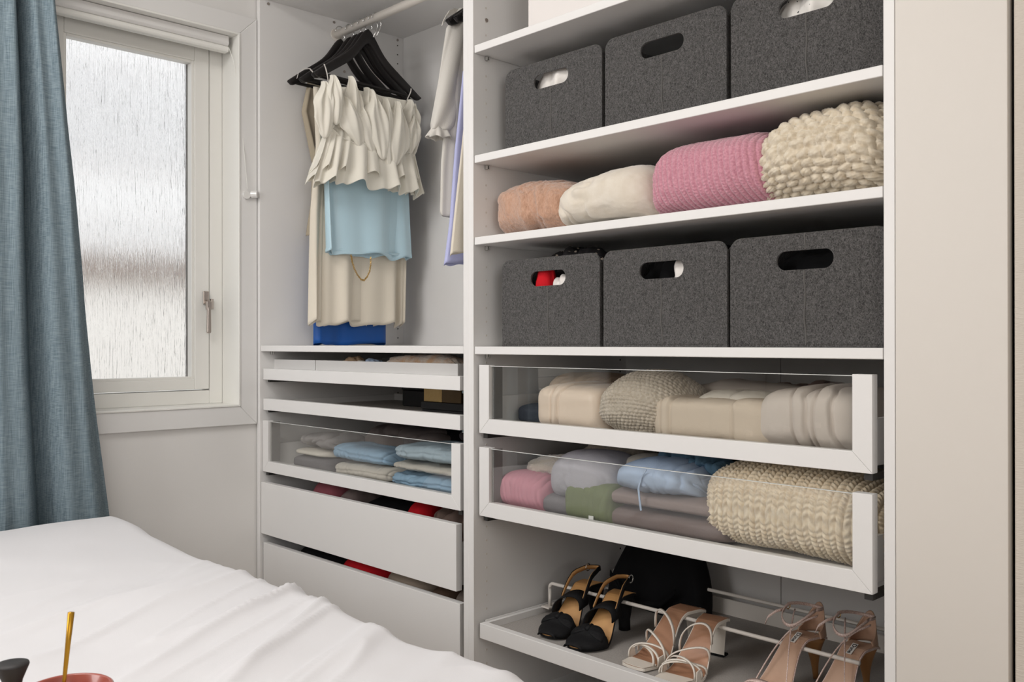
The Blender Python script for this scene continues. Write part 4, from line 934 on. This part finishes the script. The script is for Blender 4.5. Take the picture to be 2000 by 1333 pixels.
# breakfast things on the bed in the foreground
tc = at(131, 1360, z=.54)
tr = thing('serving_tray', 'low wooden serving tray on the duvet at the bottom left, mostly below the frame', 'tray', (tc.x, tc.y, .478))
bx('tray_base', mat('pale_wood', (.50, .34, .20), .5), tr, tc.x - .06, tc.x + .20, tc.y - .30, tc.y + .055, .478, .488, .002)
bw = thing('bowl', 'terracotta bowl with a gold spoon in it, bottom left of the bed', 'bowl', (tc.x, tc.y, .488))
TER = mat('terracotta_glaze', (.34, .075, .05), .28, coat=.4)
rB = .047
MB().lathe([(.022, 0), (.028, .002), (.039, .018), (.0455, .040), (rB, .0590), (rB - .002, .0605), (rB - .004, .059), (.041, .040), (.032, .020), (0.001, .010)], tc.x, tc.y, .4885, 48).obj('bowl_body', TER, bw, smooth_=True)
sp = thing('spoon', 'slim gold spoon standing in the terracotta bowl', 'spoon', (tc.x, tc.y, .51))
_k = (Vector((tc.x, tc.y, .56)) - Vector(CAM)).length
dirw = ray(139, 1197); dirw = dirw / dirw.length; tpnt = Vector(CAM) + dirw * (_k * .97); bp = Vector(CAM) + (ray(126, 1325) / ray(126, 1325).length) * (_k * .985)
ext = bp + (bp - tpnt) * .30
MB().tube([tpnt + (bp - tpnt) * -.01, tpnt, tpnt.lerp(bp, .5), bp, ext], [.0012, .0036, .0028, .0022, .002], 10).obj('handle', mat('brass_gold', (.50, .27, .035), .35, metal=1), sp, smooth_=True)
m = MB(); m.lathe([(0.001, 0), (.009, .001), (.011, .004), (.006, .007), (.001, .008)], ext.x, ext.y, ext.z - .006, 16); m.obj('spoon_bowl', MC['brass_gold'], sp, smooth_=True)
vc = at(24, 1345, z=.56)
vs = thing('black_vase', 'small matt black bottle cut by the bottom left corner', 'bottle', (vc.x, vc.y, .488))
zt_ = at(24, 1297, x=vc.x).z
MB().lathe([(.020, 0), (.024, .002), (.026, .03), (.012, .050), (.0085, zt_ - .488 - .028), (.010, zt_ - .488 - .018), (.0165, zt_ - .488 - .002), (.0160, zt_ - .488), (.001, zt_ - .488 - .001)], vc.x, vc.y, .4885, 32).obj('bottle_body', mat('matt_black', (.02, .018, .018), .6), vs, smooth_=True)

# ------------------------------------------------------------------ shoes and bag on the tray
TZ = .2625
SUE = mat('black_suede', (.009, .009, .010), .7, bump=(400, .3, ONE, .001), spec=.2); TANL = mat('tan_leather_insole', (.62, .34, .13), .5, var=(30, (.52, .27, .10), ONE, .3, .7))
WLE = mat('white_leather', (.80, .74, .66), .42); INS = mat('brown_insole', (.46, .25, .15), .4, var=(20, (.38, .19, .11), ONE, .3, .7))
RSG = mat('rose_glitter', (.47, .31, .27), .4, var=(700, (.75, .60, .54), ONE, .45, .6), spec=.8); NUD = mat('nude_insole', (.58, .38, .27), .4, var=(14, (.45, .27, .18), ONE, .3, .7)); GLD = mat('gold_buckle', (.60, .42, .18), .3, metal=1); WOODH = mat('wooden_heel', (.45, .22, .08), .4)
def last(L, Hh, wf, wh, square=0):
    """sole centre-line and width along y (0 toe .. L heel)"""
    def zc(y):
        t_ = y / L
        if t_ < .27: return .004 + .004 * (1 - t_ / .27)
        u_ = min(1, max(0, t_ - .27) / .44); s_ = u_ * u_ * (3 - 2 * u_)
        return .004 + Hh * s_ - (.010 * Hh / .08) * max(0, t_ - .85) / .15
    def hw(y):
        t_ = y / L
        if t_ < .28: 
            a_ = t_ / .28
            return wf * ((1 - (1 - a_) ** 2.4) ** .5 if not square else min(1, .70 + .3 * a_) * min(1, (a_ / .08) ** .4 if a_ > 0 else 0))
        if t_ < .62: q_ = (t_ - .28) / .34; return wf + (wh * .82 - wf) * (q_ * q_ * (3 - 2 * q_))
        if t_ < .85: q_ = (t_ - .62) / .23; return wh * .82 + wh * .18 * q_
        q_ = (t_ - .85) / .15; return wh * max(0, 1 - q_ ** 2.6) ** .5
    return zc, hw
def sole_mesh(L, zc, hw, dz, t, cx=lambda y: 0, n=46, shrink=0.0):
    rows = []
    for i in range(n):
        y = L * (.5 - .5 * cos(pi * i / (n - 1))); y = min(max(y, .0006), L - .0006); w = max(hw(y) - shrink, .001); z = zc(y) + dz; c_ = cx(y)
        rows.append([(c_ - w, y, z), (c_ - w * .5, y, z - 0.0), (c_ + w * .5, y, z), (c_ + w, y, z), (c_ + w, y, z - t), (c_ - w, y, z - t)])
    return MB().grid(np.array(rows), cv=True, caps=True)
def strap(ya, yb, zc, hw, h, w, cx=lambda y: 0, t=.002, n=18, lean=0, ha=0, hb=0, over=1.04, wdir=None):
    """band over the foot from the left edge at ya to the right edge at yb"""
    pts, wd = [], []
    for i in range(n):
        a_ = pi * i / (n - 1); y = ya + (yb - ya) * (.5 - .5 * cos(a_)); W_ = hw(y) * over
        s_ = sin(a_); x = cx(y) - W_ * (cos(a_) * (1 + .10 * s_)); z = zc(y) + .001 + ha * (1 - i / (n - 1)) + hb * i / (n - 1) + h * s_ ** .75
        pts.append((x, y + lean * s_, z)); wd.append((0, w * cos(lean * 8), w * .35 * (.6)))
    return MB().ribbon(pts, wd, t)
def shoe_root(name, label, toe, ang, group):
    t_ = thing(name, label, 'shoe', (0, 0, 0), group); return t_
def place(t_, toe, ang): t_.location = (toe[0], toe[1], TZ + .001); t_.rotation_euler = (0, 0, ang)

def black_sandal(label, toe, ang, mir=1):
    t_ = shoe_root('black_sandal', label, toe, ang, 'pair of black bow sandals on the shoe tray'); L, Hh = .226, .086; zc, hw = last(L, Hh, .040, .028)
    cx = lambda y: mir * .006 * sin(pi * y / L)
    sole_mesh(L, zc, hw, .0, .005, cx).obj('sole', SUE, t_); sole_mesh(L, zc, hw, .0016, .0015, cx, shrink=.002).obj('insole', TANL, t_)
    # heel block
    rows = []
    for i in range(8):
        q_ = i / 7; zz = zc(L * .9) - .004 - (zc(L * .9) - .004) * q_; k = 1 - .45 * min(1, q_ * 1.4); yc_ = L * .87 + .004 * q_
        rows.append([(cx(L) + .024 * k * cos(a_), yc_ + .026 * k * sin(a_), zz) for a_ in [2 * pi * j / 16 for j in range(16)]])
    MB().grid(np.array(rows), cv=True, caps=True).obj('heel', SUE, t_, smooth_=True)
    # broad toe band with a folded bow edge
    rows = []
    for i in range(22):
        a_ = pi * i / 21
        row = []
        for j in range(14):
            q_ = j / 13; y = -.003 + .068 * q_; W_ = hw(max(y, .007)) * 1.07; hh = .006 + .022 * q_ ** .7
            bow = .012 * math.exp(-((q_ - .9) / .14) ** 2) * (.3 + abs(cos(a_)) ** .7)
            row.append((cx(y) - W_ * cos(a_), y - bow * .3 + .010 * sin(a_) ** 2 * q_ * -1, zc(y) + (hh + bow) * sin(a_) ** .6 - .002))
        rows.append(row)
    o_ = MB().grid(np.array(rows)).obj('toe_band', SUE, t_, smooth_=True); md = o_.modifiers.new('solid', 'SOLIDIFY'); md.thickness = .0022; md.offset = 1
    # folded bow: two flat padded wings
    for sx in (-1, 1):
        rows = []
        for i in range(12):
            q_ = i / 11; xx = cx(.055) + sx * (.001 + .040 * q_); wv = .004 + .012 * math.sin(pi * min(1, .12 + .75 * q_)); cz_ = zc(.055) + .034 - .016 * q_ ** 2
            rows.append([(xx, .054 + wv * cos(a_) - .004 * q_, cz_ + (.0035 + .002 * q_) * sin(a_) + .35 * wv * cos(a_)) for a_ in [2 * pi * k / 16 for k in range(16)]])
        MB().grid(np.array(rows), cv=True, caps=True).obj('bow', SUE, t_, smooth_=True)
    MB().tube([(cx(.055), .044, zc(.055) + .033), (cx(.055), .066, zc(.055) + .036)], .0055, 12).obj('bow_knot', SUE, t_, smooth_=True)
    # instep band, wide, from side to side
    strap(.098, .112, zc, hw, .038, .036, cx, .0025, over=1.10).obj('instep_band', SUE, t_, smooth_=True)
    # slingback loop
    pts, wd = [], []
    for i in range(26):
        a_ = pi * i / 25; y = .112 + .104 * sin(a_); W_ = .031 - .006 * sin(a_)
        pts.append((cx(y) - W_ * cos(a_), y, zc(min(y, L - .01)) + .016 + .020 * sin(a_))); wd.append((0, -.003, .011))
    MB().ribbon(pts, wd, .0022).obj('ankle_strap', SUE, t_, smooth_=True)
    pts2 = [(p[0] * .93, p[1] - .0025, p[2]) for p in pts]; MB().ribbon(pts2, [(0, -.0027, .0095)] * 26, .001).obj('strap_lining', TANL, t_, smooth_=True)
    b_ = pts[18 if mir > 0 else 7]; bb = Vector(b_)
    MB().tube([bb + Vector((.003, .009 * cos(a_), .009 * sin(a_))) for a_ in [2 * pi * k / 12 + pi / 4 for k in range(4)][:0] + [2 * pi * k / 10 for k in range(10)]], .0012, 6, closed=True).obj('buckle', CHROME, t_)
    place(t_, toe, ang); return t_
ta = at(1092, 1256, z=TZ); tb = at(1140, 1271, z=TZ)
black_sandal('left black suede bow sandal with tan insole on the shoe tray', (.188, .066), radians(8), -1)
black_sandal('right black suede bow sandal with tan insole on the shoe tray', (.284, .048), radians(6), 1)

def white_mule(label, toe, ang, mir=1):
    t_ = shoe_root('white_mule', label, toe, ang, 'pair of white strappy mules on the shoe tray'); L, Hh = .236, .084; zc, hw = last(L, Hh, .040, .029, square=1)
    cx = lambda y: mir * .006 * sin(pi * y / L)
    sole_mesh(L, zc, hw, 0, .006, cx).obj('sole', WLE, t_, bevel=.001); sole_mesh(L, zc, hw, .0012, .001, cx, shrink=.0022).obj('insole', INS, t_)
    sole_mesh(.045, zc, lambda y: hw(y) * .99 if y < .04 else hw(y) * .9, .0022, .001, cx).obj('toe_cap', WLE, t_)
    rows = []
    for i in range(6):
        q_ = i / 5; zz = (zc(L * .9) - .005) * (1 - q_); k = 1 - .30 * q_
        rows.append([(cx(L) + .023 * k * sx, L * .93 + .018 * k * sy, zz) for sx, sy in ((-1, -.5), (-.6, .6), (0, .95), (.6, .6), (1, -.5))])
    MB().grid(np.array(rows), cv=True, caps=True).obj('heel', WLE, t_, bevel=.001)
    bx('heel_tip', BLACK, t_, cx(L) - .016, cx(L) + .016, L * .93 - .007, L * .93 + .014, 0, .005)
    for ya, yb, h_, w_ in ((.030, .078, .026, .0055), (.044, .060, .030, .0050), (.074, .040, .034, .0050), (.062, .100, .040, .0055), (.104, .122, .050, .0065)):
        strap(ya if mir > 0 else yb, yb if mir > 0 else ya, zc, hw, h_, w_, cx, .0022).obj('strap', WLE, t_, smooth_=True)
    for sx in (-1, 1):
        y_ = .052; MB().prism([(y_ - .012, zc(y_) - .001), (y_ + .012, zc(y_)), (y_ + .008, zc(y_) + .020), (y_ - .008, zc(y_) + .018)], cx(y_) + sx * hw(y_) * 1.02 - .0012, cx(y_) + sx * hw(y_) * 1.02 + .0012, 'x').obj('strap_anchor', WLE, t_, bevel=.0006)
    place(t_, toe, ang); return t_
ta = at(1258, 1316, z=TZ); tb = at(1325, 1345, z=TZ)
white_mule('left white strappy mule with brown insole, nearer the black sandals', (.440, .052), radians(-1), -1)
white_mule('right white strappy mule with brown insole, in the middle of the tray', (.540, .034), radians(7), 1)

def label_text(t_, txt, loc, rot, size, parent):
    cu = bpy.data.curves.new('lettering', 'FONT'); cu.body = txt; cu.size = size; cu.align_x = 'CENTER'; cu.align_y = 'CENTER'; cu.extrude = .0001; cu.offset = .0002
    o_ = bpy.data.objects.new('lettering', cu); C.objects.link(o_); o_.data.materials.append(mat('ink', (.01, .01, .012), .6)); dg = bpy.context.evaluated_depsgraph_get(); me = bpy.data.meshes.new_from_object(o_.evaluated_get(dg)); bpy.data.objects.remove(o_)
    o_ = bpy.data.objects.new('lettering', me); C.objects.link(o_); o_.parent = parent; o_.location = loc; o_.rotation_euler = rot
    return o_
def nude_sandal(label, toe, ang, mir=1):
    t_ = shoe_root('rose_sandal', label, toe, ang, 'pair of rose glitter heeled sandals on the shoe tray'); L, Hh = .225, .088; zc, hw = last(L, Hh, .038, .028)
    cx = lambda y: mir * .005 * sin(pi * y / L)
    sole_mesh(L, zc, hw, 0, .004, cx).obj('sole', RSG, t_); sole_mesh(L, zc, hw, .0014, .0014, cx, shrink=.002).obj('insole', NUD, t_)
    # heel cup
    rows = []
    for i in range(24):
        a_ = -.15 + (pi + .3) * i / 23; row = []
        for j in range(10):
            q_ = j / 9; hh = .060 * (.22 + .78 * sin(max(0, min(pi, (a_)))) ** 1.6); y = L - .036 + .036 * sin(a_) * (1 - .10 * q_); row.append((cx(L) + .0275 * (1 - .16 * q_) * -cos(a_), y, zc(L * .9) + hh * q_))
        rows.append(row)
    o_ = MB().grid(np.array(rows)).obj('heel_cup', NUD, t_, smooth_=True); md = o_.modifiers.new('solid', 'SOLIDIFY'); md.thickness = .0022
    rows = []
    for i in range(9):
        q_ = i / 8; zz = (zc(L * .9) - .003) * (1 - q_); k = .020 * (1 - q_) ** 2.2 + .0055
        rows.append([(cx(L) + k * cos(a_), L * .92 - .010 * (1 - q_) + k * .9 * sin(a_), zz) for a_ in [2 * pi * j / 12 for j in range(12)]])
    MB().grid(np.array(rows), cv=True, caps=True).obj('heel', WOODH, t_, smooth_=True)
    strap(.028, .040, zc, hw, .026, .012, cx, .002).obj('toe_strap', RSG, t_, smooth_=True)
    # crossed straps rising to the ankle
    zk = zc(L * .9) + .052
    for sx in (-1, 1):
        p0 = Vector((cx(.06) + sx * hw(.06), .060, zc(.06))); p3 = Vector((-sx * .026, L - .050, zk - .006)); pts = []
        for i in range(18):
            q_ = i / 17; p_ = p0.lerp(p3, q_); p_.z += .030 * sin(pi * q_); pts.append(p_)
        MB().ribbon(pts, (0, .0035, .0045), .0022).obj('cross_strap', RSG, t_, smooth_=True)
    pts = []
    for i in range(30):
        a_ = 2 * pi * i / 30; pts.append((.030 * cos(a_) + .002 * sin(3 * a_), L - .062 + .048 * sin(a_), zk + .004 - .018 * (sin(a_) < 0) * abs(sin(a_)) + .004 * cos(2 * a_)))
    rows = []
    m = MB(); pts.append(pts[0]); m.ribbon(pts, (0, .001, .0058), .002); m.obj('ankle_strap', RSG, t_, smooth_=True)
    tail = [(sx_ * 1.0, y_, z_) for sx_, y_, z_ in [(-.030, L - .075, zk), (-.040, L - .090, zk - .004), (-.052, L - .100, zk - .016), (-.056, L - .103, zk - .030)]]
    MB().ribbon(tail, (0, .001, .0058), .002).obj('strap_tail', RSG, t_, smooth_=True)
    bk = Vector((-.030, L - .062, zk + .003)); MB().tube([bk + Vector((-.002, .006 * cos(a_), .006 * sin(a_))) for a_ in [2 * pi * k / 10 for k in range(10)]], .001, 6, closed=True).obj('buckle', GLD, t_)
    # maker's label on the insole
    yl = L * .66; sl_ = math.atan2(zc(yl + .01) - zc(yl - .01), .02); zl = zc(yl) + .0022
    tg = MB(); 
    tg.add([(-.0055, -.0145, 0), (.0055, -.0145, 0), (.0055, .0145, 0), (-.0055, .0145, 0), (-.0055, -.0145, .0006), (.0055, -.0145, .0006), (.0055, .0145, .0006), (-.0055, .0145, .0006)], [(3, 2, 1, 0), (4, 5, 6, 7), (0, 1, 5, 4), (1, 2, 6, 5), (2, 3, 7, 6), (3, 0, 4, 7)])
    lb = tg.obj('insole_label', mat('label_white', (.82, .80, .76), .5), t_); lb.location = (cx(yl), yl, zl); lb.rotation_euler = (sl_, 0, 0)
    label_text(t_, 'Dune', (0, 0, .0008), (0, 0, -pi / 2), .0115, lb)
    place(t_, toe, ang); return t_
ta = at(1545, 1390, z=TZ); tb = at(1668, 1420, z=TZ)
nude_sandal('left rose glitter sandal with gold buckle, second from the right on the tray', (.700, .070), radians(-6), -1)
nude_sandal('right rose glitter sandal partly behind the wardrobe side panel', (.800, .085), radians(-5), 1)

# black bag slumped behind the shoes
def bag():
    t_ = thing('black_bag', 'large black fabric bag standing at the back behind the black sandals', 'bag', (.2, .45, TZ))
    rows = []
    for i in range(30):
        q_ = i / 29; z = TZ + .001 + .235 * q_
        wl = -(.165 - .10 * smooth(np.array(q_ * 1.0))); wr = .135 - .02 * q_ + .01 * sin(q_ * 5); dp = .055 * (1 - .55 * q_)
        row = []
        for k in range(48):
            a_ = 2 * pi * k / 48; c_ = cos(a_); s_ = sin(a_); w_ = wr if c_ > 0 else -wl
            row.append((.212 + w_ * math.copysign(abs(c_) ** .8, c_), .455 + dp * math.copysign(abs(s_) ** .7, s_) + .005 * sin(6 * a_ + 4 * q_), z))
        rows.append(row)
    MB().grid(np.array(rows), cv=True, caps=True).obj('bag_body', BLACK, t_, smooth_=True)
    MB().ribbon([(.10, .39, .34), (.13, .388, .30), (.19, .386, .28), (.26, .388, .29), (.30, .392, .33)], (0, .002, .014), .003).obj('strap', BLACK, t_, smooth_=True)
bag()
